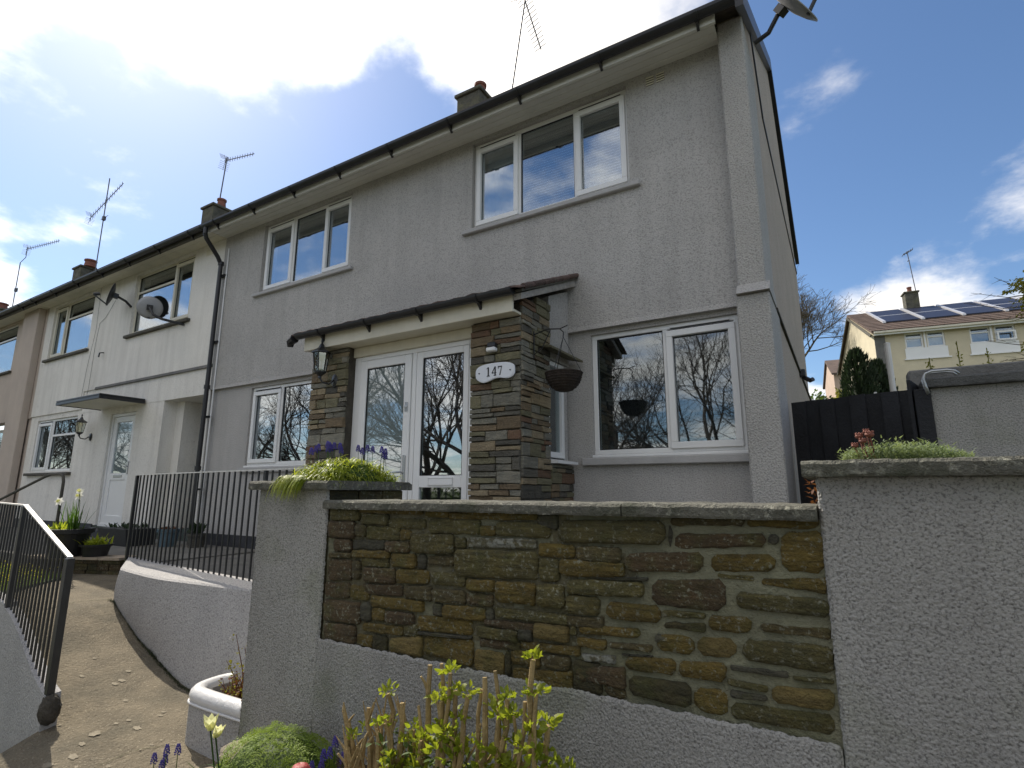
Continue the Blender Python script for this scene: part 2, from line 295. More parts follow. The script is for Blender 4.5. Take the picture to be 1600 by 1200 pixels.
for k, a, b_ in (('grey', (0.19, 0.185, 0.15), (0.26, 0.24, 0.185)), ('brown', (0.155, 0.115, 0.07), (0.21, 0.155, 0.09)), ('rust', (0.185, 0.10, 0.06), (0.15, 0.10, 0.06)),
                 ('dark', (0.090, 0.084, 0.068), (0.125, 0.115, 0.09)), ('tan', (0.27, 0.215, 0.13), (0.33, 0.265, 0.17)), ('olive', (0.155, 0.145, 0.085), (0.195, 0.175, 0.105))):
    MT['slate_'+k] = mat('slate_stone_'+k, a, 0.88, col2=b_, vscale=12, bump=0.9, bscale=45, objrand=0.18, bed=0.25)

# ------------------------------------------------------------------ mesh helpers
class MB:
    def __init__(s): s.v = []; s.f = []; s.mi = []; s.cur = 0
    def add(s, vs, fs):
        o = len(s.v); s.v += [tuple(v) for v in vs]; s.f += [tuple(i+o for i in f) for f in fs]; s.mi += [s.cur]*len(fs)
    def box(s, x0, x1, y0, y1, z0, z1, c=0.0):
        if c <= 0:
            s.add([(x0,y0,z0),(x1,y0,z0),(x1,y1,z0),(x0,y1,z0),(x0,y0,z1),(x1,y0,z1),(x1,y1,z1),(x0,y1,z1)],
                  [(0,3,2,1),(4,5,6,7),(0,1,5,4),(1,2,6,5),(2,3,7,6),(3,0,4,7)]); return
        X = (x0, x1); Y = (y0, y1); Z = (z0, z1); vs = []; idx = {}
        for i in (0, 1):
            for j in (0, 1):
                for k in (0, 1):
                    sx = c if i == 0 else -c; sy = c if j == 0 else -c; sz = c if k == 0 else -c
                    idx[i,j,k,'x'] = len(vs); vs.append((X[i], Y[j]+sy, Z[k]+sz))
                    idx[i,j,k,'y'] = len(vs); vs.append((X[i]+sx, Y[j], Z[k]+sz))
                    idx[i,j,k,'z'] = len(vs); vs.append((X[i]+sx, Y[j]+sy, Z[k]))
        fs = []; ctr = Vector(((x0+x1)/2, (y0+y1)/2, (z0+z1)/2))
        def face(l):
            p = [Vector(vs[q]) for q in l]; n = (p[1]-p[0]).cross(p[2]-p[0]); m = sum(p, Vector())/len(p)-ctr
            fs.append(tuple(l) if n.dot(m) > 0 else tuple(reversed(l)))
        for i in (0, 1):
            face([idx[i,0,0,'x'], idx[i,1,0,'x'], idx[i,1,1,'x'], idx[i,0,1,'x']])
            face([idx[0,i,0,'y'], idx[1,i,0,'y'], idx[1,i,1,'y'], idx[0,i,1,'y']])
            face([idx[0,0,i,'z'], idx[1,0,i,'z'], idx[1,1,i,'z'], idx[0,1,i,'z']])
        for i in (0, 1):
            for j in (0, 1):
                face([idx[i,j,0,'x'], idx[i,j,0,'y'], idx[i,j,1,'y'], idx[i,j,1,'x']])
                face([idx[i,0,j,'x'], idx[i,0,j,'z'], idx[i,1,j,'z'], idx[i,1,j,'x']])
                face([idx[0,i,j,'y'], idx[0,i,j,'z'], idx[1,i,j,'z'], idx[1,i,j,'y']])
                for k in (0, 1): face([idx[i,j,k,'x'], idx[i,j,k,'y'], idx[i,j,k,'z']])
        s.add(vs, fs)
    def tube(s, pts, rad, n=8, caps=True):
        pts = [Vector(p) for p in pts]
        if not isinstance(rad, (list, tuple)): rad = [rad]*len(pts)
        vs = []; fs = []; prev = None
        for i, p in enumerate(pts):
            t = (pts[min(i+1, len(pts)-1)] - pts[max(i-1, 0)])
            if t.length < 1e-9: t = Vector((0, 0, 1))
            t.normalize()
            if prev is None:
                a = Vector((0, 0, 1)) if abs(t.z) < 0.9 else Vector((1, 0, 0)); u = t.cross(a).normalized()
            else:
                u = prev - t*prev.dot(t)
                if u.length < 1e-6: u = t.orthogonal()
                u.normalize()
            prev = u; w = t.cross(u)
            for k in range(n):
                a = 2*math.pi*k/n; vs.append(p + (u*math.cos(a)+w*math.sin(a))*rad[i])
        for i in range(len(pts)-1):
            for k in range(n):
                fs.append((i*n+k, i*n+(k+1) % n, (i+1)*n+(k+1) % n, (i+1)*n+k))
        if caps: fs.append(tuple(reversed(range(n)))); fs.append(tuple((len(pts)-1)*n+k for k in range(n)))
        s.add(vs, fs)
    def bar(s, a, b, w, h=None):
        """square bar between two points"""
        a = Vector(a); b = Vector(b); h = h or w; t = (b-a).normalized()
        up = Vector((0, 0, 1)) if abs(t.z) < 0.9 else Vector((0, 1, 0)); u = t.cross(up).normalized(); v = u.cross(t)
        vs = [p + u*sx*w/2 + v*sy*h/2 for p in (a, b) for sx, sy in ((-1,-1),(1,-1),(1,1),(-1,1))]
        s.add(vs, [(3,2,1,0),(4,5,6,7),(0,1,5,4),(1,2,6,5),(2,3,7,6),(3,0,4,7)])
    def lathe(s, prof, c=(0,0,0), n=20, sx=1, sy=1):
        vs = []; fs = []
        for r, z in prof:
            for k in range(n):
                a = 2*math.pi*k/n; vs.append((c[0]+r*math.cos(a)*sx, c[1]+r*math.sin(a)*sy, c[2]+z))
        for i in range(len(prof)-1):
            for k in range(n): fs.append((i*n+k, i*n+(k+1) % n, (i+1)*n+(k+1) % n, (i+1)*n+k))
        s.add(vs, fs)
    def prism(s, poly, axis, a0, a1):
        """extrude a 2-D polygon along x, y or z"""
        n = len(poly)
        def mk(p, a): return {'x': (a, p[0], p[1]), 'y': (p[0], a, p[1]), 'z': (p[0], p[1], a)}[axis]
        vs = [mk(p, a0) for p in poly]+[mk(p, a1) for p in poly]
        fs = [tuple(range(n)), tuple(reversed(range(n, 2*n)))]+[(i, i+n, (i+1) % n+n, (i+1) % n) for i in range(n)]
        s.add(vs, fs)
    def build(s, name, m, parent=None, smooth=False, fix=True, loc=None):
        me = bpy.data.meshes.new(name); me.from_pydata(s.v, [], s.f)
        for q in (m if isinstance(m, (list, tuple)) else [m]): me.materials.append(MT[q] if isinstance(q, str) else q)
        if s.mi and max(s.mi) > 0: me.polygons.foreach_set('material_index', s.mi)
        if fix and len(s.f) < 60000:
            bm = bmesh.new(); bm.from_mesh(me); bmesh.ops.recalc_face_normals(bm, faces=bm.faces); bm.to_mesh(me); bm.free()
        if smooth: me.polygons.foreach_set('use_smooth', [True]*len(me.polygons))
        me.update()
        o = bpy.data.objects.new(name, me); C.objects.link(o)
        if loc is not None: o.location = loc
        if parent is not None: o.parent = parent
        return o
def thing(name, label, cat, loc=(0,0,0), group=None, rz=0.0):
    o = bpy.data.objects.new(name, None); C.objects.link(o); o.empty_display_size = 0.1
    o.location = loc; o.rotation_euler = (0, 0, rz); o['label'] = label; o['category'] = cat
    if group: o['group'] = group
    return o
def tag(o, label, cat, group=None):
    o['label'] = label; o['category'] = cat
    if group: o['group'] = group
    return o
def struct(o): o['kind'] = 'structure'; return o
def copy_tree(o, parent=None):
    c = o.copy(); C.objects.link(c); c.parent = parent
    for ch in list(o.children): copy_tree(ch, c)
    return c
def boxo(name, x0, x1, y0, y1, z0, z1, m, parent=None, c=0.0):
    b = MB(); b.box(x0, x1, y0, y1, z0, z1, c); return b.build(name, m, parent, fix=False)
def unit(rng=random):
    while True:
        v = Vector((rng.uniform(-1,1), rng.uniform(-1,1), rng.uniform(-1,1)))
        if 0.05 < v.length < 1: return v.normalized()

STONES=[(-2.302,-0.089,-2.101,-0.089,-2.096,-0.145,-2.296,-0.148,"g"),
(-2.076,-0.113,-1.904,-0.113,-1.901,-0.16,-2.073,-0.16,"g"),
(-2.088,-0.082,-1.69,-0.081,-1.689,-0.105,-2.086,-0.104,"o"),
(-1.667,-0.084,-1.54,-0.084,-1.539,-0.115,-1.665,-0.113,"o"),
(-1.895,-0.13,-1.672,-0.127,-1.67,-0.17,-1.892,-0.175,"g"),
(-1.646,-0.129,-1.366,-0.124,-1.365,-0.18,-1.643,-0.186,"g"),
(-2.309,-0.158,-2.132,-0.155,-2.125,-0.23,-2.302,-0.234,"r"),
(-2.117,-0.164,-2.05,-0.165,-2.046,-0.223,-2.112,-0.223,"b"),
(-2.036,-0.177,-1.835,-0.173,-1.832,-0.226,-2.032,-0.229,"g"),
(-1.818,-0.184,-1.762,-0.182,-1.76,-0.222,-1.816,-0.225,"o"),
(-1.75,-0.196,-1.505,-0.191,-1.503,-0.273,-1.746,-0.279,"m"),
(-2.263,-0.242,-2.143,-0.24,-2.138,-0.298,-2.257,-0.302,"r"),
(-2.129,-0.245,-1.921,-0.238,-1.919,-0.274,-2.126,-0.279,"s"),
(-1.909,-0.238,-1.76,-0.234,-1.757,-0.279,-1.906,-0.285,"r"),
(-2.129,-0.291,-1.885,-0.281,-1.883,-0.313,-2.127,-0.322,"o"),
(-2.289,-0.313,-2.142,-0.304,-2.14,-0.326,-2.287,-0.332,"b"),
(-2.3,-0.345,-2.134,-0.337,-2.126,-0.431,-2.291,-0.441,"r"),
(-2.121,-0.34,-2.077,-0.337,-2.07,-0.423,-2.113,-0.426,"b"),
(-2.06,-0.327,-1.891,-0.319,-1.889,-0.351,-2.057,-0.357,"g"),
(-1.864,-0.294,-1.722,-0.291,-1.719,-0.345,-1.861,-0.346,"o"),
(-1.707,-0.291,-1.662,-0.288,-1.659,-0.34,-1.704,-0.344,"s"),
(-1.647,-0.29,-1.506,-0.284,-1.505,-0.321,-1.645,-0.326,"b"),
(-2.043,-0.37,-1.844,-0.362,-1.84,-0.422,-2.039,-0.429,"r"),
(-1.832,-0.358,-1.644,-0.35,-1.641,-0.41,-1.829,-0.418,"o"),
(-1.622,-0.354,-1.442,-0.349,-1.441,-0.404,-1.62,-0.409,"m"),
(-2.308,-0.458,-2.143,-0.45,-2.137,-0.515,-2.302,-0.522,"r"),
(-2.129,-0.458,-2.011,-0.453,-2.007,-0.511,-2.124,-0.514,"o"),
(-2.05,-0.448,-1.796,-0.432,-1.794,-0.471,-2.048,-0.483,"r"),
(-1.777,-0.43,-1.623,-0.422,-1.62,-0.476,-1.774,-0.48,"b"),
(-1.987,-0.495,-1.671,-0.489,-1.67,-0.527,-1.984,-0.535,"o"),
(-2.31,-0.538,-2.061,-0.531,-2.054,-0.626,-2.3,-0.634,"r"),
(-2.044,-0.532,-1.993,-0.53,-1.987,-0.604,-2.038,-0.604,"s"),
(-1.979,-0.551,-1.901,-0.549,-1.898,-0.591,-1.976,-0.594,"o"),
(-1.888,-0.55,-1.721,-0.543,-1.719,-0.594,-1.885,-0.598,"r"),
(-2.033,-0.615,-1.783,-0.605,-1.78,-0.645,-2.03,-0.654,"o"),
(-1.772,-0.595,-1.696,-0.592,-1.694,-0.634,-1.769,-0.638,"g"),
(-2.299,-0.646,-2.083,-0.638,-2.076,-0.717,-2.291,-0.72,"r"),
(-2.063,-0.673,-1.974,-0.667,-1.971,-0.72,-2.059,-0.721,"o"),
(-1.958,-0.665,-1.881,-0.663,-1.877,-0.721,-1.954,-0.723,"k"),
(-1.853,-0.665,-1.669,-0.631,-1.665,-0.714,-1.85,-0.717,"y"),
(-1.687,-0.55,-1.407,-0.534,-1.406,-0.592,-1.684,-0.606,"o"),
(-1.65,-0.628,-1.399,-0.616,-1.397,-0.71,-1.648,-0.696,"o"),
(-1.688,-0.612,-1.403,-0.599,-1.403,-0.609,-1.687,-0.625,"s"),
(-1.358,-0.148,-1.286,-0.146,-1.286,-0.185,-1.358,-0.185,"o"),
(-1.277,-0.127,-1.03,-0.124,-1.031,-0.181,-1.276,-0.184,"g"),
(-1.529,-0.093,-1.088,-0.088,-1.089,-0.116,-1.528,-0.123,"o"),
(-1.077,-0.093,-0.996,-0.094,-0.996,-0.15,-1.077,-0.138,"s"),
(-0.987,-0.111,-0.562,-0.099,-0.566,-0.185,-0.989,-0.199,"m"),
(-1.428,-0.204,-1.095,-0.194,-1.095,-0.224,-1.428,-0.234,"w"),
(-1.489,-0.253,-1.089,-0.239,-1.09,-0.344,-1.486,-0.363,"m"),
(-1.077,-0.208,-0.925,-0.208,-0.926,-0.251,-1.078,-0.253,"o"),
(-1.075,-0.267,-0.992,-0.265,-0.994,-0.344,-1.076,-0.343,"g"),
(-0.914,-0.21,-0.733,-0.207,-0.735,-0.255,-0.916,-0.26,"b"),
(-0.981,-0.259,-0.755,-0.259,-0.757,-0.311,-0.982,-0.321,"o"),
(-1.494,-0.202,-1.442,-0.2,-1.441,-0.245,-1.493,-0.245,"g"),
(-1.424,-0.371,-1.294,-0.368,-1.293,-0.409,-1.423,-0.413,"o"),
(-1.284,-0.37,-1.096,-0.362,-1.097,-0.441,-1.283,-0.443,"o"),
(-1.087,-0.361,-0.969,-0.356,-0.971,-0.442,-1.088,-0.443,"m"),
(-0.956,-0.392,-0.83,-0.389,-0.832,-0.452,-0.957,-0.455,"m"),
(-0.952,-0.331,-0.654,-0.318,-0.656,-0.372,-0.953,-0.387,"g"),
(-1.612,-0.427,-1.437,-0.422,-1.435,-0.473,-1.609,-0.48,"b"),
(-1.423,-0.428,-1.302,-0.427,-1.302,-0.467,-1.422,-0.467,"r"),
(-1.605,-0.491,-1.563,-0.491,-1.561,-0.533,-1.604,-0.533,"s"),
(-1.549,-0.487,-1.337,-0.478,-1.336,-0.531,-1.547,-0.54,"o"),
(-1.283,-0.47,-0.96,-0.464,-0.961,-0.501,-1.283,-0.505,"g"),
(-1.327,-0.482,-1.295,-0.482,-1.295,-0.521,-1.327,-0.52,"s"),
(-1.333,-0.521,-1.106,-0.516,-1.106,-0.544,-1.333,-0.543,"r"),
(-1.368,-0.557,-1.179,-0.549,-1.179,-0.589,-1.367,-0.592,"g"),
(-1.167,-0.542,-1.114,-0.541,-1.115,-0.574,-1.167,-0.573,"s"),
(-1.1,-0.511,-0.953,-0.511,-0.954,-0.559,-1.1,-0.555,"y"),
(-0.939,-0.501,-0.921,-0.501,-0.922,-0.535,-0.94,-0.533,"g"),
(-1.354,-0.603,-1.167,-0.59,-1.167,-0.621,-1.354,-0.627,"r"),
(-1.155,-0.586,-0.912,-0.569,-0.913,-0.603,-1.155,-0.612,"o"),
(-1.382,-0.644,-1.245,-0.639,-1.244,-0.729,-1.381,-0.724,"y"),
(-1.232,-0.632,-1.214,-0.632,-1.214,-0.724,-1.232,-0.722,"k"),
(-1.202,-0.623,-1.081,-0.618,-1.081,-0.675,-1.202,-0.673,"o"),
(-1.069,-0.618,-0.95,-0.615,-0.951,-0.661,-1.07,-0.66,"b"),
(-1.193,-0.695,-0.943,-0.667,-0.944,-0.728,-1.193,-0.721,"o"),
(-0.931,-0.616,-0.822,-0.622,-0.825,-0.723,-0.933,-0.716,"k"),
(-0.545,-0.089,-0.298,-0.083,-0.3,-0.112,-0.547,-0.118,"b"),
(-0.29,-0.083,-0.079,-0.079,-0.082,-0.113,-0.292,-0.116,"o"),
(-0.532,-0.146,-0.235,-0.134,-0.239,-0.175,-0.535,-0.199,"r"),
(-0.189,-0.122,-0.065,-0.118,-0.077,-0.246,-0.2,-0.249,"o"),
(-0.23,-0.134,-0.199,-0.133,-0.202,-0.169,-0.232,-0.166,"s"),
(-0.717,-0.224,-0.438,-0.202,-0.442,-0.269,-0.719,-0.288,"r"),
(-0.554,-0.121,-0.54,-0.12,-0.543,-0.182,-0.558,-0.193,"s"),
(-0.415,-0.209,-0.216,-0.197,-0.221,-0.253,-0.419,-0.265,"o"),
(-0.902,-0.271,-0.726,-0.263,-0.727,-0.304,-0.903,-0.311,"o"),
(-0.838,-0.312,-0.634,-0.303,-0.635,-0.314,-0.838,-0.322,"s"),
(-0.623,-0.309,-0.373,-0.287,-0.38,-0.39,-0.627,-0.393,"r"),
(-0.398,-0.272,-0.283,-0.269,-0.284,-0.285,-0.399,-0.285,"g"),
(-0.26,-0.277,-0.074,-0.257,-0.079,-0.306,-0.262,-0.295,"o"),
(-0.341,-0.322,-0.071,-0.323,-0.076,-0.375,-0.345,-0.374,"g"),
(-0.797,-0.399,-0.593,-0.394,-0.596,-0.451,-0.799,-0.457,"o"),
(-0.96,-0.471,-0.809,-0.463,-0.81,-0.494,-0.961,-0.496,"b"),
(-0.591,-0.406,-0.442,-0.399,-0.443,-0.421,-0.592,-0.426,"g"),
(-0.586,-0.446,-0.444,-0.433,-0.446,-0.462,-0.587,-0.463,"k"),
(-0.434,-0.408,-0.3,-0.397,-0.304,-0.446,-0.437,-0.452,"o"),
(-0.271,-0.413,-0.077,-0.406,-0.08,-0.437,-0.273,-0.436,"b"),
(-0.908,-0.492,-0.673,-0.481,-0.674,-0.511,-0.908,-0.524,"o"),
(-0.611,-0.486,-0.484,-0.481,-0.488,-0.539,-0.614,-0.541,"o"),
(-0.474,-0.477,-0.352,-0.471,-0.356,-0.53,-0.477,-0.538,"y"),
(-0.332,-0.467,-0.075,-0.455,-0.083,-0.534,-0.337,-0.529,"g"),
(-0.794,-0.538,-0.629,-0.526,-0.63,-0.551,-0.795,-0.558,"b"),
(-0.916,-0.539,-0.807,-0.533,-0.808,-0.568,-0.917,-0.57,"o"),
(-0.897,-0.594,-0.772,-0.584,-0.773,-0.61,-0.897,-0.616,"w"),
(-0.731,-0.576,-0.551,-0.56,-0.554,-0.613,-0.732,-0.621,"o"),
(-0.542,-0.563,-0.387,-0.548,-0.391,-0.606,-0.545,-0.612,"o"),
(-0.924,-0.642,-0.732,-0.621,-0.735,-0.68,-0.925,-0.682,"r"),
(-0.377,-0.552,-0.205,-0.546,-0.207,-0.565,-0.378,-0.566,"s"),
(-0.192,-0.553,-0.084,-0.548,-0.085,-0.562,-0.193,-0.564,"g"),
(-0.721,-0.638,-0.504,-0.629,-0.509,-0.708,-0.724,-0.699,"k"),
(-0.496,-0.639,-0.389,-0.628,-0.394,-0.712,-0.5,-0.706,"o"),
(-0.388,-0.594,-0.267,-0.596,-0.269,-0.619,-0.39,-0.613,"g"),
(-0.254,-0.594,-0.085,-0.576,-0.091,-0.636,-0.258,-0.641,"y"),
(-0.381,-0.661,-0.09,-0.646,-0.096,-0.702,-0.385,-0.71,"g"),
(-0.811,-0.676,-0.735,-0.68,-0.736,-0.726,-0.813,-0.718,"b"),
(-0.383,-0.626,-0.273,-0.627,-0.274,-0.642,-0.384,-0.647,"s"),
(-0.618,-0.489,-0.571,-0.485,-0.572,-0.514,-0.619,-0.517,"s"),
(-0.747,-0.572,-0.63,-0.56,-0.631,-0.566,-0.747,-0.577,"s")]

def settle(t):
    """move a thing's empty to the foot of what it parents, without moving the parts"""
    def pts(o):
        if o.type == 'MESH':
            for c in o.bound_box: yield Vector(c)+o.location
        for ch in o.children: yield from pts(ch)
    P = [p for ch in t.children for p in pts(ch)]
    if not P: return t
    b = Vector(((min(p.x for p in P)+max(p.x for p in P))/2, (min(p.y for p in P)+max(p.y for p in P))/2, min(p.z for p in P)))
    t.location = t.location + b
    for ch in t.children: ch.location = ch.location - b
    return t

# ------------------------------------------------------------------ ground
def lerp(a, b, t): return a+(b-a)*t
def sst(a, b, x):
    t = max(0, min(1, (x-a)/(b-a))); return t*t*(3-2*t)
def ground_z(x, y):
    front = lerp(-1.62, -1.98, sst(-3.2, -4.6, x)) if x > -4.6 else -1.98
    if y < 0: front = lerp(front, -1.62, sst(0, -2, y))
    back = -0.95 + max(0, y-11.5)*0.19 if y < 40 else -0.95+28.5*0.19+(y-40)*0.16
    if y > 70: back = -0.95+28.5*0.19+30*0.16 + (y-70)*0.02
    t = sst(3.3, 3.9, y)
    return lerp(front, back, t)
xs = sorted(set([-600,-300,-150,-90,-60,-45]+[-38+i*1.5 for i in range(40)]+[-5+i*.4 for i in range(12)]+[26,34,50,90,200,600]))
ys = sorted(set([-600,-300,-150,-60,-40,-25,-15,-10,-6]+[-4+i*.5 for i in range(20)]+[6,8,10,12,14,17,20,24,28,34,40,50,60,70,90,150,300,700]))
b = MB()
vs = [(x, y, ground_z(x, y)) for y in ys for x in xs]
nx = len(xs)
b.add(vs, [(j*nx+i, j*nx+i+1, (j+1)*nx+i+1, (j+1)*nx+i) for j in range(len(ys)-1) for i in range(nx-1)])
struct(b.build('ground', 'terrain', fix=False, smooth=True))
struct(boxo('road', -120, 120, -5.6, -1.2, -1.75, -1.612, 'asphalt'))
struct(boxo('pavement', -120, 120, -1.2, 0.55, -1.85, -1.50, 'paving', c=0.01))

# sloping concrete path between the two railed walls
def path_z(x, y=2.0):
    return path_z0(x) - .16*max(0, 1.85-y)
def path_z0(x):
    P = [(0.0, -1.62), (-2.3, -1.53), (-2.9, -1.47), (-3.45, -1.45), (-4.28, -1.40), (-4.77, -1.33), (-5.27, -1.23), (-5.9, -1.02), (-7.3, -0.965), (-40, -0.94)]
    for (xa, za), (xb, zb) in zip(P, P[1:]):
        if x >= xb: return lerp(za, zb, (xa-x)/(xa-xb)) if x <= xa else za
    return P[-1][1]
b = MB(); rows = []
import numpy as np
pxs = [-1.2-0.09*i for i in range(86)]
for x in pxs:
    # far edge follows the foot of the railed wall, near edge the wall on the left or the bed
    ya = np.interp(-x, [1.2, 2.3, 3.45, 4.28, 4.77, 5.27, 5.9, 6.6, 7.35, 8.5, 9.0], [2.1, 2.4, 2.42, 2.5, 2.57, 2.64, 2.71, 3.0, 3.5, 3.2, 3.0])
    yb = np.interp(-x, [1.2, 3.2, 3.9, 4.22, 4.32, 5.9, 7.0, 7.6, 9.0], [0.55, 0.55, 0.95, 1.30, 1.72, 1.95, 2.02, 2.15, 2.6])
    rows.append([(x, lerp(yb, ya, k/12), path_z(x, lerp(yb, ya, k/12)) + 0.003*noise.noise(Vector((x*1.7, k*.4, 0)))) for k in range(13)])
b.add([p for r in rows for p in r], [(i*13+k, i*13+k+1, (i+1)*13+k+1, (i+1)*13+k) for i in range(len(rows)-1) for k in range(12)])
struct(b.build('path', 'path', smooth=True, fix=False))
b = MB(); rng = random.Random(5)
for i in range(46):
    x = rng.uniform(-5.4, -3.15); y = rng.uniform(1.4, 2.35)
    if i % 3 == 2: continue
    if i < 26: x = rng.uniform(-4.0, -3.2); y = rng.uniform(1.5, 2.1)
    if y < np.interp(-x, [3.2, 3.9, 4.22, 4.4, 5.9], [0.7, 1.1, 1.4, 1.8, 2.0]) or y > np.interp(-x, [3.45, 4.28, 5.27, 5.9], [1.95, 2.3, 2.5, 2.55]): continue
    r = rng.uniform(0.006, 0.020); n = 14; ph = rng.uniform(0, 6); pts = []
    for k in range(n):
        px_, py2 = x+1.7*r*math.cos(2*math.pi*k/n)*(1+.22*math.sin(k*2.1+ph)), y+r*math.sin(2*math.pi*k/n)*(1+.22*math.sin(k*1.7+ph)); pts.append((px_, py2, path_z(px_, py2)+.0042))
    b.add([(x, y, path_z(x, y)+.0046)]+pts, [(0, k+1, (k+1) % n+1) for k in range(n)])
o = b.build('lichen_patches', 'lichen', fix=False); o['kind'] = 'stuff'; o['label'] = 'pale oval lichen spots scattered over the concrete path'
b = MB(); rng = random.Random(41)
def crack(pts, w):
    fine = []
    for (xa, ya), (xb, yb) in zip(pts, pts[1:]):
        for k in range(14): t = k/14; fine.append((lerp(xa, xb, t)+rng.uniform(-.008, .008), lerp(ya, yb, t)+rng.uniform(-.008, .008)))
    for (xa, ya), (xb, yb) in zip(fine, fine[1:]):
        q = w*rng.uniform(.4, 1.2); b.add([(xa-q, ya, path_z(xa, ya)+.0045), (xb-q, yb, path_z(xb, yb)+.0045), (xb+q, yb, path_z(xb, yb)+.0045), (xa+q, ya, path_z(xa, ya)+.0045)], [(0, 1, 2, 3)])
crack([(-6.05, 2.70), (-6.15, 2.45), (-6.02, 2.2), (-6.1, 2.0)], .006); crack([(-3.45, 2.0), (-3.6, 1.8), (-3.62, 1.5), (-3.5, 1.3)], .002)
o = b.build('path_cracks', 'moss', fix=False); o['kind'] = 'stuff'; o['label'] = 'dark mossy cracks across the concrete path'
b = MB()
for i in range(2600):
    x = -3.3-rng.random()*2.7; y = np.interp(-x, [3.45, 4.28, 4.77, 5.27, 5.9], [2.42, 2.455, 2.535, 2.605, 2.675])-abs(rng.gauss(0, .012))-.004; a = rng.uniform(0, 6.28); h = rng.uniform(.006, .020)*(1.6 if noise.noise(Vector((x*5, 0, 0))) > .1 else .7); w = .004
    b.add([(x-w, y, path_z(x)+.0), (x+w, y-.002, path_z(x)+.0), (x+rng.uniform(-.01, .01), y+rng.uniform(-.012, .004), path_z(x)+.006+h)], [(0, 1, 2)])
o = b.build('wall_foot_moss', 'moss', fix=False); o['kind'] = 'stuff'; o['label'] = 'dark moss and weeds along the foot of the curved wall'

# terrace in front of the grey house and the neighbours' patio
b = MB(); b.prism([(-6.70, 3.16), (-5.95, 3.05), (-5.3, 2.98), (-4.6, 2.91), (-4.02, 2.85), (-2.85, 2.76), (-2.6, 2.36), (-.38, 2.36), (-.38, 5.6), (-6.70, 5.6)], 'z', -1.7, -.80)
struct(b.build('terrace', 'paving'))
b = MB(); b.prism([(-7.30, 3.36), (-6.702, 3.12), (-6.702, 4.9), (-60, 4.9), (-60, 2.86), (-8.45, 2.86)], 'z', -1.6, -0.785)
struct(b.build('patio', 'paving'))
# lawn beyond the path
b = MB(); b.prism([(-60, 2.857), (-7.50, 2.857), (-6.80, 2.04), (-8.6, 2.26), (-60, 2.26)], 'z', -1.6, -0.945)
struct(b.build('lawn', 'turf'))
b = MB(); rng = random.Random(3)
for i in range(9000):
    x = -6.85 - abs(rng.gauss(0, 2.6)); y = rng.uniform(2.06, 2.84)
    if x < -22 or x > -6.80-(y-2.04)*.857 or y < 2.06-(x+6.8)*.1: continue
    h = rng.uniform(0.02, 0.06)*(1+.5*(rng.random() < .1)); a = rng.uniform(0, 6.28); w = 0.004+0.0006*(-x-7); dx, dy = rng.gauss(0, .02), rng.gauss(0, .02)
    b.add([(x-w*math.cos(a), y-w*math.sin(a), -0.947), (x+w*math.cos(a), y+w*math.sin(a), -0.947), (x+dx, y+dy, -0.945+h)], [(0, 1, 2)])
o = b.build('grass', 'grass', fix=False); o['kind'] = 'stuff'; o['label'] = 'sunlit green grass of the lawn beyond the left railing'
b = MB()
for i in range(260):
    x = -6.9-abs(rng.gauss(0, 1.3)); y = rng.uniform(2.1, 2.84); x -= (y-2.04)*.857; r = rng.uniform(.009, .017); z = -0.955+rng.uniform(.03, .10)
    b.add([(x-r, y-r, z), (x+r, y-r, z+r*.7), (x+r, y+r, z+r), (x-r, y+r, z+r*.3)], [(0, 1, 2, 3)])
o = b.build('celandine_flowers', 'petal_yellow', fix=False); o['kind'] = 'stuff'; o['label'] = 'tiny yellow flowers dotted through the lawn behind the railing'

# ------------------------------------------------------------------ terrace houses
YF = 4.75
def wall_grid(b, x0, x1, z0, z1, y0, y1, holes):
    """a wall slab with real openings"""
    X = sorted(set([x0, x1]+[v for h in holes for v in h[:2] if x0 < v < x1])); Z = sorted(set([z0, z1]+[v for h in holes for v in h[2:] if z0 < v < z1]))
    def open_(cx, cz): return any(h[0] < cx < h[1] and h[2] < cz < h[3] for h in holes)
    for j in range(len(Z)-1):
        i = 0
        while i < len(X)-1:
            if open_((X[i]+X[i+1])/2, (Z[j]+Z[j+1])/2): i += 1; continue
            k = i
            while k+1 < len(X)-1 and not open_((X[k+1]+X[k+2])/2, (Z[j]+Z[j+1])/2): k += 1
            b.box(X[i], X[k+1], y0, y1, Z[j], Z[j+1]); i = k+1
def ring(b, x0, x1, z0, z1, y0, y1, w, c=0.004):
    b.box(x0, x1, y0, y1, z0, z0+w, c); b.box(x0, x1, y0, y1, z1-w, z1, c)
    b.box(x0, x0+w, y0, y1, z0+w, z1-w, c); b.box(x1-w, x1, y0, y1, z0+w, z1-w, c)
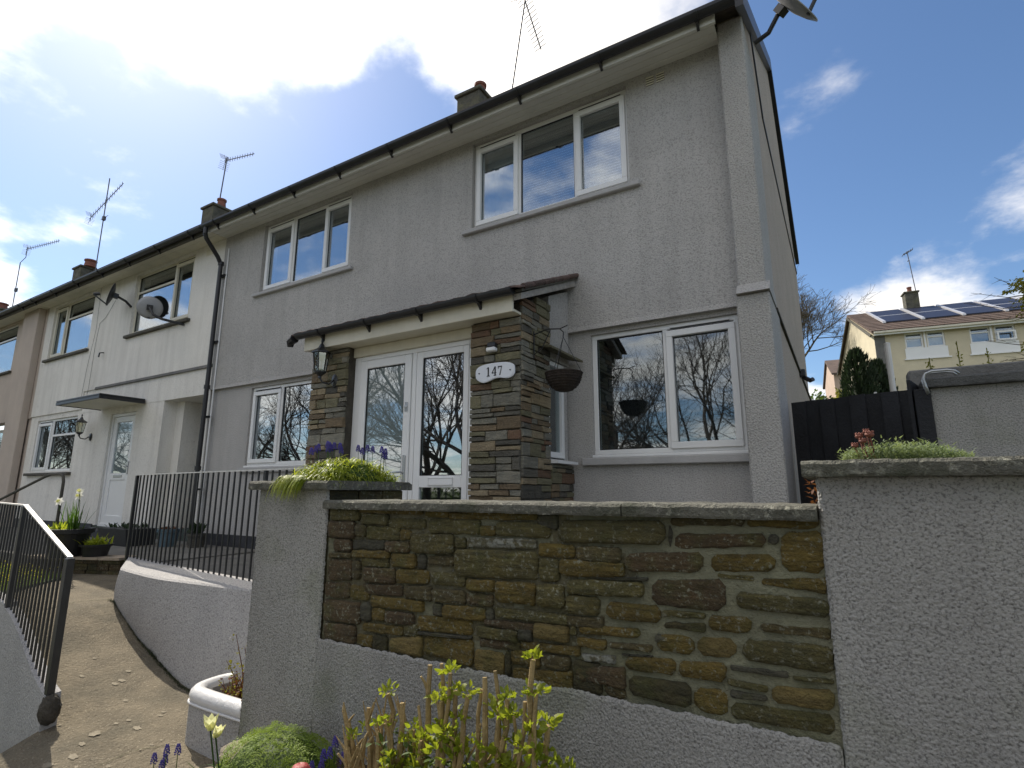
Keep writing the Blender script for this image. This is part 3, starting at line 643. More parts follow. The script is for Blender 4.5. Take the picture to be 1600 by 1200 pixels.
def window(parent, x0, x1, z0, z1, y, lights, frame_m='upvc', glass='glass', sill=None, fw=0.045, label=None, blinds=(), subsill=True, back=True):
    """lights: (xa, xb, opening?, transom height or None); frame faces -y with its face at y"""
    b = MB(); ring(b, x0, x1, z0, z1, y, y+0.07, fw)
    for (xa, xb, op, tr), (xc, xd, _, _) in zip(lights, lights[1:]): b.box(xb, xc, y+0.002, y+0.068, z0+fw, z1-fw, 0.004)
    for xa, xb, op, tr in lights:
        if tr: b.box(max(xa, x0+fw), min(xb, x1-fw), y+0.003, y+0.066, tr-0.022, tr+0.022, 0.004)
    w = b.build('window', frame_m, parent, fix=False)
    if label: w['label'] = label
    for i, (xa, xb, op, tr) in enumerate(lights):
        xa_, xb_ = max(xa, x0+fw), min(xb, x1-fw)
        for (za, zb) in ([(z0+fw, tr-0.022), (tr+0.022, z1-fw)] if tr else [(z0+fw, z1-fw)]):
            g = 0.004; ins = 0.0
            if op and not (tr and za > z0+fw+.01):
                s = MB(); ring(s, xa_-0.012, xb_+0.012, za-0.012, zb+0.012-(0.03 if not tr else 0), y-0.020, y+0.02, 0.058); s.build('sash', frame_m, w, fix=False); ins = 0.035
                if not tr:
                    v = MB(); v.box(xa_+0.03, xb_-0.03, y-0.014, y-0.001, z1-0.040, z1-0.020, 0.003); v.build('trickle_vent', frame_m, w, fix=False); v = MB(); v.box(xa_+0.03, xb_-0.03, y-0.008, y-0.001, z1-0.047, z1-0.0405); v.build('vent_slot', 'dark_gap', w, fix=False)
            p = MB(); xx0, xx1, zz0, zz1 = xa_+ins, xb_-ins, za+ins, zb-ins
            bd = 0.008
            p.box(xx0-.004, xx1+.004, y+0.026, y+0.032, zz0-.004, zz1+.004); p.build('pane', glass, w, fix=False)
            gs = MB(); ring(gs, xx0, xx1, zz0, zz1, y+0.016, y+0.0255, 0.008, 0); gs.build('glazing_gasket', 'dark_gap', w, fix=False)
        if i in blinds and blinds[i] == 'slats':
            s = MB(); z = z0+0.06
            while z < z1-0.06:
                s.add([(xa_, y+0.075, z), (xb_, y+0.075, z), (xb_, y+0.095, z+0.018), (xa_, y+0.095, z+0.018)], [(0, 1, 2, 3)]); z += 0.031
            s.build('blind', 'blind', w, fix=False)
        elif i in blinds and blinds[i] == 'net':
            s = MB(); n = 60; vs = []
            for k in range(n+1):
                t = k/n; xx = lerp(xa_-.02, xb_+.02, t); yy = y+0.13+0.018*math.sin(t*30)+0.008*math.sin(t*71)
                vs += [(xx, yy, z0+.03), (xx, yy, z1-.03)]
            s.add(vs, [(2*k, 2*k+2, 2*k+3, 2*k+1) for k in range(n)]); s.build('curtain', 'curtain', w, fix=False, smooth=True)
    if subsill:
        s = MB(); s.box(x0-0.01, x1+0.01, y-0.045, y+0.01, z0-0.028, z0-0.002, 0.005); s.build('sill', frame_m, w, fix=False)
    if sill:
        s = MB(); d, hh, proj, mm, sx = sill
        s.box(x0-sx, x1+sx, y-proj, y+0.03, z0-0.030-hh, z0-0.030, 0.008); s.build('sill', mm, w, fix=False)
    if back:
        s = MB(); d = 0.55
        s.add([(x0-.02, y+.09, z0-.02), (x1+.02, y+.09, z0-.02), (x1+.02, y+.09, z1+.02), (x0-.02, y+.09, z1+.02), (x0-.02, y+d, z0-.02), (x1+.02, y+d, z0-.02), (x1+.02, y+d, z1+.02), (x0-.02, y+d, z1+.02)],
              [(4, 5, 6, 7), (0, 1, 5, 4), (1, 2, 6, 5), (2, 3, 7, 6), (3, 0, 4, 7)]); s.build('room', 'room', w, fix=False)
    return w
def trough_section(yc, zc, r=0.055, t=0.006):
    a = [math.pi+math.pi*k/8 for k in range(9)]
    return [(yc+r*math.cos(q), zc+r*math.sin(q)) for q in a]+[(yc+(r-t)*math.cos(q), zc+(r-t)*math.sin(q)) for q in reversed(a)]
def gutter(parent, x0, x1, yc, zc, brackets=8, r=0.055):
    b = MB(); b.prism(trough_section(yc, zc, r), 'x', x0, x1)
    for xe in (x0, x1):
        b.prism([(yc+r*math.cos(math.pi+math.pi*k/8), zc+r*math.sin(math.pi+math.pi*k/8)) for k in range(9)], 'x', xe-.002 if xe == x0 else xe-0.0, xe+.002)
    g = b.build('gutter', 'black_plastic', parent)
    for k in range(brackets):
        x = lerp(x0+.35, x1-.35, k/max(1, brackets-1))
        s = MB(); s.prism(trough_section(yc, zc-.001, r+.009, .008), 'x', x-.018, x+.018)
        s.prism([(yc+r*.3, zc-r-.008), (yc+r+.01, zc-r-.055), (yc+r+.024, zc-r-.055), (yc+r+.024, zc), (yc+r+.006, zc)], 'x', x-.012, x+.012)
        s.build('gutter_bracket', 'black_plastic', g)
    return g
EY, EZ, RY, RZ, BY = 4.40, 4.16, 8.10, 6.32, 11.3
def roof(parent, x0, x1):
    b = MB(); t = 0.06
    sl = (RZ-EZ)/(RY-EY)
    b.prism([(EY-.05, EZ-.03), (RY, RZ), (BY, RZ-sl*(BY-RY)), (BY, RZ-sl*(BY-RY)+t), (RY, RZ+t), (EY-.05, EZ-.03+t)], 'x', x0, x1)
    # lapped courses of tiles as steps
    n = 12
    for k in range(n):
        ya = lerp(EY-.07, RY, k/n); za = EZ-.03+(ya-EY+.05)*sl+t; yb = ya+(RY-EY)/n+.03; zb = za+(yb-ya)*sl
        b.prism([(ya, za+.002), (yb, zb+.002), (yb, zb+.006), (ya, za+.028)], 'x', x0, x1)
        ya = lerp(BY+.04, RY, k/n); za = RZ-sl*(ya-RY)+t; yb = ya-(BY-RY)/n-.03; zb = RZ-sl*(yb-RY)+t
        b.prism([(ya, za+.002), (yb, zb+.002), (yb, zb+.006), (ya, za+.028)], 'x', x0, x1)
    b.tube([(x0, RY, RZ+t), (x1, RY, RZ+t)], .11, 10)
    return b.build('roof', 'roof_tile', parent)
def chimney(roof_o, x, y, w, d, z0, z1, pots=1, potr=.10, off=0):
    b = MB(); b.box(x-w/2, x+w/2, y-d/2, y+d/2, z0, z1, .012); b.box(x-w/2-.045, x+w/2+.045, y-d/2-.045, y+d/2+.045, z1+.002, z1+.075, .012)
    c = b.build('chimney', 'chimney', roof_o, fix=False)
    for i in range(pots):
        px = x+off+(i-(pots-1)/2)*.34
        p = MB(); p.lathe([(0, .0), (potr*1.1, 0), (potr*.95, .04), (potr*.82, .20), (potr, .22), (potr, .27), (potr*.8, .27), (potr*.75, .05)], (px, y, z1+.075), 14)
        p.build('chimney_pot', 'terracotta', c, smooth=False)
    return c
def pipe_run(b, pts, r=.034, n=10): b.tube(pts, r, n)

# --- grey house -----------------------------------------------------------
gh = thing('terraced_house', 'grey pebble-dashed end-of-terrace house with white windows behind the stone garden wall', 'house')
X0, X1 = -8.42, -0.60
UR = (-3.42, -1.52, 2.99, 4.075); UM = (-7.39, -5.46, 2.98, 4.075); LR = (-1.99, -0.61, 0.335, 1.50); LL = (-7.40, -5.46, 0.35, 1.49)
b = MB(); wall_grid(b, X0, X1, 1.555, 4.13, YF, YF+.25, [UR, UM]); b.build('upper_wall', 'grey_render', gh, fix=False)
b = MB(); wall_grid(b, X0, -0.602, -0.9, 1.50, YF+.045, YF+.25, [LL, (LR[0], -0.61, LR[2], LR[3]), (-4.2, -2.5, -.9, 1.4)]); b.box(X0, X1, YF+.045, YF+.25, 1.50, 1.553); b.build('lower_wall', 'grey_render', gh, fix=False)
b = MB(); b.prism([(YF-.012, 1.545), (YF+.002, 1.60), (YF+.05, 1.60), (YF+.05, 1.545)], 'x', X0, X1); b.build('bell_drip', 'grey_render', gh)
boxo('plinth', X0, X1, YF+.03, YF+.044, -.85, -.62, 'plinth', gh)
y_u = YF+.055
window(gh, *UR[:2], *UR[2:], y_u, [(-3.42, -2.83, True, None), (-2.79, -2.135, False, None), (-2.095, -1.52, True, None)], sill=(0, .05, .105, 'grey_sill', .11),
       blinds={0: 'net', 1: 'slats', 2: 'slats'}, label='upstairs window with closed blinds behind the right panes')
window(gh, *UM[:2], *UM[2:], y_u, [(-7.39, -6.735, True, None), (-6.695, -6.06, False, None), (-6.02, -5.46, True, None)], sill=(0, .05, .105, 'grey_sill', .11))
window(gh, LR[0], -0.64, LR[2], LR[3], YF+.075, [(-1.99, -1.30, False, None), (-1.255, -0.64, True, None)], sill=(0, .07, .09, 'grey_sill', .10), glass='glass_dull', label='wide ground-floor window right of the porch reflecting bare trees')
boxo('window_reveal', -0.638, -0.604, YF+.08, YF+.14, LR[2], LR[3], 'grey_render', gh)
window(gh, *LL[:2], *LL[2:], YF+.075, [(-7.40, -6.745, True, None), (-6.70, -6.065, False, None), (-6.025, -5.46, True, None)], sill=(0, .07, .07, 'grey_sill', .10))
# air bricks beside the upstairs window
for xv in (-1.27, -1.165):
    b = MB(); z = 3.965
    for k in range(4): b.box(xv-.04, xv+.04, YF-.010, YF-.0035, z+k*.026, z+k*.026+.012)
    av = b.build('air_vent', 'old_white', gh, fix=False); boxo('vent_slot', xv-.038, xv+.038, YF-.003, YF-.0005, z-.002, z+.088, 'slate_dark', av)
# projecting end wall at the corner and the gable
b = MB()
b.box(X1, -0.385, YF-.13, YF+.6, 1.64, 4.22, .012); b.prism([(YF-.25, 1.57), (YF-.131, 1.68), (YF+.3, 1.68), (YF+.3, 1.57)], 'x', X1-.004, -0.355)
b.box(X1-.012, -0.362, YF-.21, YF+.6, -.9, 1.568, .012); b.build('end_pier', 'fin_render', gh, fix=False)
b = MB(); gx0, gx1 = -.62, -0.392
b.prism([(YF+.3, 1.6), (BY-.25, 1.6), (BY-.25, 4.2), (RY, RZ-.02), (YF+.0, 4.45), (YF+.3, 4.2)], 'x', gx0, gx1); b.build('gable_wall', 'gable_render', gh)
b = MB(); b.prism([(YF+.3, -.9), (BY-.23, -.9), (BY-.23, 1.60), (YF+.3, 1.60)], 'x', gx0, -.372); b.build('gable_wall', 'gable_render', gh)
b = MB(); b.prism([(-.391, 1.66), (-.350, 1.585), (-.350, 1.56), (-.391, 1.56)], 'y', YF+.36, BY-.22); b.build('gable_ledge', 'slate_dark', gh)
boxo('back_wall', X0, -.62, BY-.45, BY-.2, -.9, 4.2, 'grey_render', gh)
b = MB(); b.tube([(-.384, YF+1.3, 4.10), (-.384, BY-.3, 4.02)], .009, 6); b.tube([(-.384, YF+.62, 4.75), (-.384, YF+1.3, 4.10)], .009, 6); b.build('cable', 'black_plastic', gh)
b = MB(); b.box(-.372, -.30, 8.0, 8.14, 1.50, 1.60, .01); b.tube([(-.33, 8.07, 1.50), (-.25, 8.03, 1.44), (-.22, 8.0, 1.45)], .03, 8); b.build('security_lamp', 'black_plastic', gh)
b = MB(); b.tube([(-.345, BY-.5, 1.6), (-.345, BY-.5, -.9)], .03, 8); b.build('drain_pipe', 'upvc', gh)
rf = roof(gh, X0, -.40)
sl = (RZ-EZ)/(RY-EY)
b = MB(); b.prism([(EY-.10, EZ-.14), (RY, RZ-.10), (BY+.02, RZ-sl*(BY-RY)-.12), (BY+.02, RZ-sl*(BY-RY)+.09), (RY, RZ+.10), (EY-.10, EZ+.06)], 'x', -.399, -.335); b.build('bargeboard', 'black_plastic', gh)
for k in range(4): boxo('soffit_board', X0, X1-.002, 4.425+k*.082, 4.425+k*.082+.078, 4.118, 4.135, 'soffit', gh, c=.004)
boxo('fascia_board', X0, X1+.02, 4.392, 4.422, 4.05, 4.215, 'soffit', gh)
gutter(gh, X0+.02, -.372, 4.33, 4.145, 9)
chimney(rf, -5.79, RY, .56, .52, 5.9, 7.93, 1, .13, .12)
# downpipe with swan neck, and its pale conduit
b = MB()
pipe_run(b, [(-8.30, 4.33, 4.10), (-8.30, 4.33, 4.00), (-8.31, 4.36, 3.93), (-8.36, 4.60, 3.72), (-8.37, 4.67, 3.62), (-8.37, 4.67, 3.5), (-8.37, 4.67, -.80)])
for z in (3.60, 1.55, .3): b.tube([(-8.37, 4.67, z), (-8.37, 4.67, z+.06)], .045, 10)
dp = b.build('downpipe', 'black_plastic', gh, smooth=False)
for z in (3.42, 1.10, 2.3, .0):
    boxo('pipe_clip', -8.45, -8.29, 4.70, YF-.001, z, z+.03, 'black_plastic', dp)
b = MB(); b.tube([(-8.295, 4.735, 3.9), (-8.295, 4.735, -.6)], .012, 6); b.build('conduit', 'upvc', gh)
settle(gh)

# --- white house ------------------------------------------------------------
wh = thing('terraced_house', 'middle terraced house with stained white walls and a flat canopy over its white door', 'house')
X0, X1 = -15.36, -8.43
W1 = (-11.36, -9.33, 2.90, 4.075); W2 = (-15.02, -13.05, 2.87, 4.075); W3 = (-15.0, -13.05, .375, 1.47)
b = MB(); wall_grid(b, X0, -12.9, 1.58, 4.13, YF, YF+.25, [W2]); wall_grid(b, -12.9, X1, 1.94, 4.13, YF, YF+.25, [W1]); b.box(-12.9, X1, YF+.02, YF+.25, 1.50, 1.938)
b.build('upper_wall', 'white_render', wh, fix=False)
b = MB(); wall_grid(b, X0, -9.80, -.62, 1.578, YF+.025, YF+.25, [W3, (-11.66, -10.72, -.7, 1.39), (-12.9, -9.8, 1.5, 1.6)])
b.box(-9.80, -9.58, YF+.25, 6.3, -.62, 1.5); b.box(-9.58, X1, 6.3, 6.5, -.62, 1.5); b.box(-8.52, X1, YF+.02, 6.3, -.62, 1.5); b.box(-9.80, X1, YF+.251, 6.5, 1.502, 1.6)
b.build('lower_wall', 'white_render', wh, fix=False)
b = MB(); b.prism([(YF-.012, 1.93), (YF+.0, 1.98), (YF+.03, 1.98), (YF+.03, 1.93)], 'x', -12.42, X1)
b.build('bell_drip', 'concrete_dark', wh)
boxo('plinth', X0, -11.76, YF+.008, YF+.024, -.82, -.60, 'plinth', wh); boxo('plinth', -10.64, -9.8, YF+.008, YF+.024, -.82, -.60, 'plinth', wh); boxo('plinth', -9.57, -8.53, 6.282, 6.299, -.8, -.61, 'plinth', wh)
window(wh, *W1[:2], *W1[2:], YF+.05, [(-11.36, -10.04, False, 3.72), (-9.98, -9.33, True, None)], frame_m='old_white', sill=(0, .055, .11, 'slate_dark', .08), glass='glass', subsill=False)
window(wh, *W2[:2], *W2[2:], YF+.05, [(-15.02, -14.42, True, None), (-14.36, -13.05, False, 3.70)], frame_m='old_white', sill=(0, .055, .11, 'slate_dark', .08), glass='glass', subsill=False)
window(wh, *W3[:2], *W3[2:], YF+.06, [(-15.0, -14.30, True, None), (-14.22, -13.05, False, 1.12)], frame_m='upvc', sill=(0, .055, .11, 'slate_dark', .08), subsill=False)
# front door
b = MB(); ring(b, -11.66, -10.72, -.64, 1.39, YF+.06, YF+.13, .055); fr = b.build('door_frame', 'upvc', wh, fix=False)
b = MB(); dx0, dx1, dz0, dz1 = -11.60, -10.78, -.585, 1.33
b.box(dx0, dx1, YF+.075, YF+.12, dz0, dz0+.14, .004); b.box(dx0, dx1, YF+.075, YF+.12, dz1-.10, dz1, .004)
b.box(dx0, dx0+.13, YF+.075, YF+.12, dz0+.14, dz1-.10, .004); b.box(dx1-.13, dx1, YF+.075, YF+.12, dz0+.14, dz1-.10, .004); b.box(dx0+.13, dx1-.13, YF+.075, YF+.12, .18, .30, .004)
b.box(dx0+.128, dx1-.128, YF+.092, YF+.11, dz0+.138, .182)
dr = b.build('door', 'upvc', wh, fix=False)
boxo('pane', dx0+.128, dx1-.128, YF+.096, YF+.104, .298, dz1-.098, 'glass_frost', dr)
boxo('letter_plate', dx0+.26, dx1-.26, YF+.066, YF+.0745, .22, .265, 'steel', dr, c=.004)
b = MB(); b.box(dx1-.085, dx1-.055, YF+.06, YF+.0745, .28, .50, .004); b.box(dx1-.17, dx1-.06, YF+.035, YF+.05, .40, .425, .004); b.build('handle', 'steel', dr, fix=False)
boxo('door_step', -11.75, -10.65, YF-.28, YF+.024, -.785, -.66, 'plinth', wh, c=.01)
# canopy
b = MB(); b.box(-12.02, -10.42, 4.08, YF-.001, 1.50, 1.54); b.build('canopy', 'old_white', wh, fix=False)
cn = wh.children[-1]
b = MB(); b.box(-12.05, -10.39, 4.045, YF-.001, 1.542, 1.575, .008); b.box(-12.05, -10.39, 4.045, 4.078, 1.49, 1.541, .004); b.box(-12.05, -12.022, 4.08, YF-.001, 1.49, 1.541); b.box(-10.418, -10.39, 4.08, YF-.001, 1.49, 1.541)
b.build('canopy_edge', 'black_plastic', cn, fix=False)
# side door and meter box in the recessed passage
boxo('side_door', -9.50, -8.72, 6.22, 6.279, -.60, 1.42, 'grey_door', wh, c=.004)
boxo('white_post', -8.83, -8.66, 5.15, 5.32, -.79, 1.495, 'white_gloss', wh, c=.008)
# cables down the wall
b = MB(); b.tube([(-12.05, YF-.02, 3.70), (-12.4, YF-.012, 3.40), (-12.62, YF-.012, 3.32), (-12.68, YF-.012, 2.9), (-12.68, YF-.012, 2.0), (-12.72, YF-.012, 1.62)], .0035, 4)
b.tube([(-12.8, YF-.012, 4.1), (-12.75, YF-.012, 3.2), (-12.9, YF-.012, 2.4), (-12.95, YF-.012, 1.7)], .003, 4); b.build('cable', 'concrete_dark', wh)
boxo('air_vent', -8.98, -8.80, YF-.006, YF-.0005, 3.93, 4.03, 'old_white', wh)
b = MB(); b.tube([(-12.28, YF-.001, 2.66), (-12.28, YF-.07, 2.64), (-12.30, YF-.07, 2.56)], .014, 6); b.build('wall_hook', 'black_metal', wh)
rw = roof(wh, X0, X1)
for k in range(2): boxo('soffit_board', X0, X1, 4.425+k*.163, 4.425+k*.163+.159, 4.118, 4.135, 'old_white', wh, c=.003)
boxo('fascia_board', X0, X1, 4.392, 4.422, 4.05, 4.205, 'slate_dark', wh)
gutter(wh, X0, -8.41, 4.33, 4.14, 7)
chimney(rw, -14.98, RY, .56, .60, 5.9, 8.02, 1, .13, .14)
settle(wh)

# --- pinkish house ------------------------------------------------------------
ph = thing('terraced_house', 'far left terraced house with pinkish walls cut by the photo edge', 'house')
X0, X1 = -27.0, -15.37
P1 = (-19.4, -17.1, 2.86, 4.06); P2 = (-25.2, -23.1, 2.86, 4.06)
b = MB(); wall_grid(b, X0, X1, 1.56, 4.13, YF-.0, YF+.25, [P1, P2]); wall_grid(b, X0, -19.6, -.8, 1.558, YF+.03, YF+.25, [(-25.2, -23.1, .3, 1.4)]); b.box(-19.6, -19.3, YF+.25, 6.2, -.8, 1.5); b.box(-19.6, -16.45, 6.2, 6.4, -.8, 1.5); b.box(-16.5, X1, YF+.03, 6.2, -.8, 1.558); b.build('wall', 'pink_render', ph, fix=False)
boxo('wall_pier', -16.35, -15.50, YF-.14, YF-.001, -.8, 4.115, 'pink_render', ph, c=.01)
window(ph, *P1[:2], *P1[2:], YF+.05, [(-19.4, -18.75, True, None), (-18.7, -17.1, False, 3.72)], frame_m='upvc', sill=(0, .055, .11, 'slate_dark', .08), subsill=False)
window(ph, *P2[:2], *P2[2:], YF+.05, [(-25.2, -24.4, True, None), (-24.35, -23.1, False, 3.72)], frame_m='upvc', sill=(0, .055, .11, 'slate_dark', .08), subsill=False)
window(ph, -25.2, -23.1, .3, 1.4, YF+.05, [(-25.2, -24.4, True, None), (-24.35, -23.1, False, None)], frame_m='upvc', subsill=False)
b = MB(); ring(b, -19.2, -16.52, -.8, 1.49, 5.1, 5.16, .07); b.box(-17.9, -17.83, 5.1, 5.16, -.7, 1.4); b.build('porch_frame', 'upvc', ph, fix=False)
boxo('pane', -19.14, -16.58, 5.12, 5.13, -.1, 1.43, 'glass', ph); boxo('door_panel', -19.14, -16.58, 5.12, 5.14, -.75, -.102, 'upvc', ph)
boxo('air_vent', -16.72, -16.5, YF-.006, YF-.0005, 3.62, 3.85, 'slate_dark', ph)
rp = roof(ph, X0, X1); boxo('soffit_board', X0, X1, 4.425, 4.749, 4.118, 4.135, 'old_white', ph); boxo('fascia_board', X0, X1, 4.392, 4.422, 4.05, 4.205, 'slate_dark', ph)
gutter(ph, X0, X1, 4.33, 4.14, 8)
chimney(rp, -23.4, RY, .62, .56, 5.9, 8.0, 1, .20, .28)
settle(ph)
b = None
# the run of houses goes on beyond the left edge of the photograph
eh = thing('terraced_house', 'plain rendered house continuing the terrace past the left edge', 'house')
b = MB(); wall_grid(b, -45, -27.01, -.8, 4.13, YF, YF+.25, [(-30.5, -28.6, 2.86, 4.06), (-30.5, -28.6, .3, 1.4), (-36.5, -34.6, 2.86, 4.06)]); b.build('wall', 'white_render', eh, fix=False)
window(eh, -30.5, -28.6, 2.86, 4.06, YF+.05, [(-30.5, -29.6, True, None), (-29.55, -28.6, False, None)], subsill=False)
window(eh, -30.5, -28.6, .3, 1.4, YF+.05, [(-30.5, -29.6, True, None), (-29.55, -28.6, False, None)], subsill=False)
window(eh, -36.5, -34.6, 2.86, 4.06, YF+.05, [(-36.5, -35.6, True, None), (-35.55, -34.6, False, None)], subsill=False)
re_ = roof(eh, -45, -27.01); chimney(re_, -31.9, RY, .8, .6, 5.9, 7.9, 1, .26, .1); boxo('soffit_board', -45, -27.01, 4.39, 4.749, 4.118, 4.135, 'old_white', eh); gutter(eh, -45, -27.01, 4.33, 4.14, 6)
settle(eh)

# ------------------------------------------------------------------ porch
po = thing('porch', 'stone-faced entrance porch with white glazed doors and a tiled lean-to roof', 'porch')
PF = 3.80; PZ0 = -.80
SK = ['grey', 'brown', 'rust', 'dark', 'tan', 'olive', 'grey', 'grey', 'brown', 'olive', 'dark', 'grey', 'tan']
def slate_face(parent, kind, a0, a1, z0, z1, fixed, rng, topf=None, out=-1):
    """courses of split slate; kind 'x' runs along x on a face at y=fixed, 'y' runs along y on a face at x=fixed"""
    z = z0
    while z < z1-.02:
        h = rng.choice([.04, .05, .06, .07, .085, .10, .115]); h = min(h, z1-z)
        a = a0
        while a < a1-.01:
            l = rng.uniform(.09, .26)*(1.0 if h < .08 else 1.1)
            if a1-a-l < .07: l = a1-a
            sub = [(z, z+h)]
            if h > .08 and rng.random() < .3: sub = [(z, z+h*.48), (z+h*.52, z+h)]
            for za, zb in sub:
                if topf and zb > topf(a+l/2): continue
                d = rng.uniform(.006, .026); g = .0035; b = MB(); n0 = []
                j = lambda s=.004: rng.uniform(-s, s)
                P = [(a+g+j(), za+g+j()), (a+l*.5, za+g+j()), (a+l-g+j(), za+g+j()), (a+l-g+j(), zb-g+j()), (a+l*.55, zb-g+j()), (a+g+j(), zb-g+j())]
                ca, cz = a+l/2, (za+zb)/2
                inn = [(lerp(p[0], ca, .05), lerp(p[1], cz, .12)) for p in P]
                if kind == 'x': vs = [(p[0], fixed+.012, p[1]) for p in P]+[(p[0], fixed-d*.7+j(.002), p[1]) for p in P]+[(p[0], fixed-d+j(.003), p[1]) for p in inn]
                else: vs = [(fixed-.012*out*-1*-1 if False else fixed-.012, p[0], p[1]) for p in P]+[(fixed+d*.7+j(.002), p[0], p[1]) for p in P]+[(fixed+d+j(.003), p[0], p[1]) for p in inn]
                fs = [(i, (i+1) % 6, (i+1) % 6+6, i+6) for i in range(6)]+[(i+6, (i+1) % 6+6, (i+1) % 6+12, i+12) for i in range(6)]+[(12, 13, 14, 15, 16, 17)]
                b.add(vs, fs); b.build('stone', 'slate_'+rng.choice(SK), parent)
            a += l
        z += h
rng = random.Random(21)
# mortar cores
b = MB(); b.box(-2.70, -2.215, PF+.008, 4.32, PZ0, 1.46); b.prism([(PF+.008, 1.462), (4.32, 1.462), (4.32, 1.78), (PF+.008, 1.585)], 'x', -2.70, -2.215); b.box(-2.70, -2.215, 4.322, YF+.04, PZ0, .24); p1 = b.build('pier', 'mortar_dark', po, fix=False)
slate_face(p1, 'x', -2.712, -2.205, PZ0, 1.45, PF, rng)
slate_face(p1, 'y', PF+.002, 4.32, PZ0, 1.80, -2.21, rng, topf=lambda a: 1.60+(a-PF)*.38)
slate_face(p1, 'y', 4.323, YF+.04, PZ0, .24, -2.21, rng)
b = MB(); b.box(-4.79, -4.265, PF+.008, YF+.03, PZ0, 1.46); p2 = b.build('pier', 'mortar_dark', po, fix=False)
slate_face(p2, 'x', -4.80, -4.262, PZ0, 1.45, PF, rng)
# side wall between the slate pier and the house: small window under a rendered cheek
b = MB(); b.prism([(4.33, 1.20), (YF-.001, 1.20), (YF-.001, 1.98), (4.33, 1.80)], 'x', -2.30, -2.213); b.build('rendered_cheek', 'grey_render', po)
b = MB(); z0, z1, ya, yb = .30, 1.19, 4.33, 4.66
b.box(-2.30, -2.225, ya, ya+.03, z0, z1, .003); b.box(-2.30, -2.225, yb-.045, yb, z0, z1, .003); b.box(-2.30, -2.225, ya+.03, yb-.045, z0, z0+.05, .003); b.box(-2.30, -2.225, ya+.03, yb-.045, z1-.04, z1, .003)
sw = b.build('window', 'upvc', po, fix=False); sw['label'] = 'narrow side window of the porch'
boxo('pane', -2.262, -2.255, ya+.028, yb-.043, z0+.048, z1-.038, 'glass_dull', sw)
boxo('room', -2.5, -2.31, ya+.02, yb-.03, z0, z1, 'room', sw)
b = MB(); b.prism([(-2.31, .245), (-2.13, .243), (-2.13, .268), (-2.31, .298)], 'y', 4.325, YF-.004); b.build('sill', 'upvc', sw)
boxo('rendered_jamb', -2.31, -2.235, 4.662, YF-.003, .243, 1.195, 'grey_render', po)
b = MB(); b.prism([(-2.21, 1.265), (-2.06, 1.225), (-2.06, 1.245), (-2.21, 1.305)], 'y', 4.08, YF-.002); b.build('slate_ledge', 'slate_olive', po)
# beam, soffit and roof
boxo('fascia_board', -4.80, -2.205, 3.66, 3.685, 1.455, 1.60, 'old_white', po, c=.004)
boxo('soffit_board', -4.80, -2.205, 3.687, PF+.10, 1.462, 1.485, 'old_white', po, c=.003)
boxo('lintel_board', -4.262, -2.715, 3.865, 3.90, 1.36, 1.46, 'old_white', po, c=.004)
sl2 = (2.10-1.60)/(YF-3.62)
b = MB(); b.prism([(3.64, 1.602), (YF-.002, 2.09), (YF-.002, 2.115), (3.64, 1.628)], 'x', -4.86, -2.10); dk = b.build('roof', 'slate_dark', po)
b = MB()
b.prism([(3.66, 1.545), (YF-.002, 2.02), (YF-.002, 2.088), (3.66, 1.600)], 'x', -2.20, -2.12)
b.build('verge', 'verge_mortar', po)
nt_, ncr = 15, 4
for cidx in range(ncr):
    for i in range(nt_):
        x0 = -4.90+i*(2.82/nt_)+(.09 if cidx % 2 else 0)*0; w = 2.82/nt_
        ya = 3.575+cidx*.29; za = 1.60+(ya-3.62)*sl2+.028+.0; yb = min(ya+.33, YF-.004); zb = 1.60+(yb-3.62)*sl2+.028
        jz = rng.uniform(0, .008); b = MB(); vs = []
        for k in range(5):
            xx = x0+w*k/4*.985; hh = .018*math.sin(k/4*math.pi)+jz
            vs += [(xx, ya, za+hh+.016), (xx, yb, zb+hh*.8+.002), (xx, ya, za+hh), (xx, yb, zb+hh*.8-.012)]
        fs = []
        for k in range(4):
            a = k*4; c_ = a+4
            fs += [(a, c_, c_+1, a+1), (a+2, a+3, c_+3, c_+2), (a, a+2, c_+2, c_)]
        fs += [(0, 1, 3, 2), (16, 18, 19, 17)]
        b.add(vs, fs); b.build('tile', 'porch_tile', dk)
for i in range(6):   # rounded tile ends bedded along the right verge
    ya = 3.66+i*.18; za = 1.60+(ya-3.62)*sl2
    b = MB(); b.tube([(-2.105, ya, za+.034), (-2.105, ya+.20, za+.034+.2*sl2)], [.027, .023], 8); b.build('verge_tile', 'porch_tile', dk)
gutter(po, -4.84, -2.17, 3.60, 1.625, 4, r=.05)
b = MB(); b.tube([(-4.90, 3.61, 1.60), (-4.98, 3.62, 1.575), (-4.99, 3.63, 1.52)], [.05, .045, .03], 8); b.build('gutter_outlet', 'black_plastic', po)
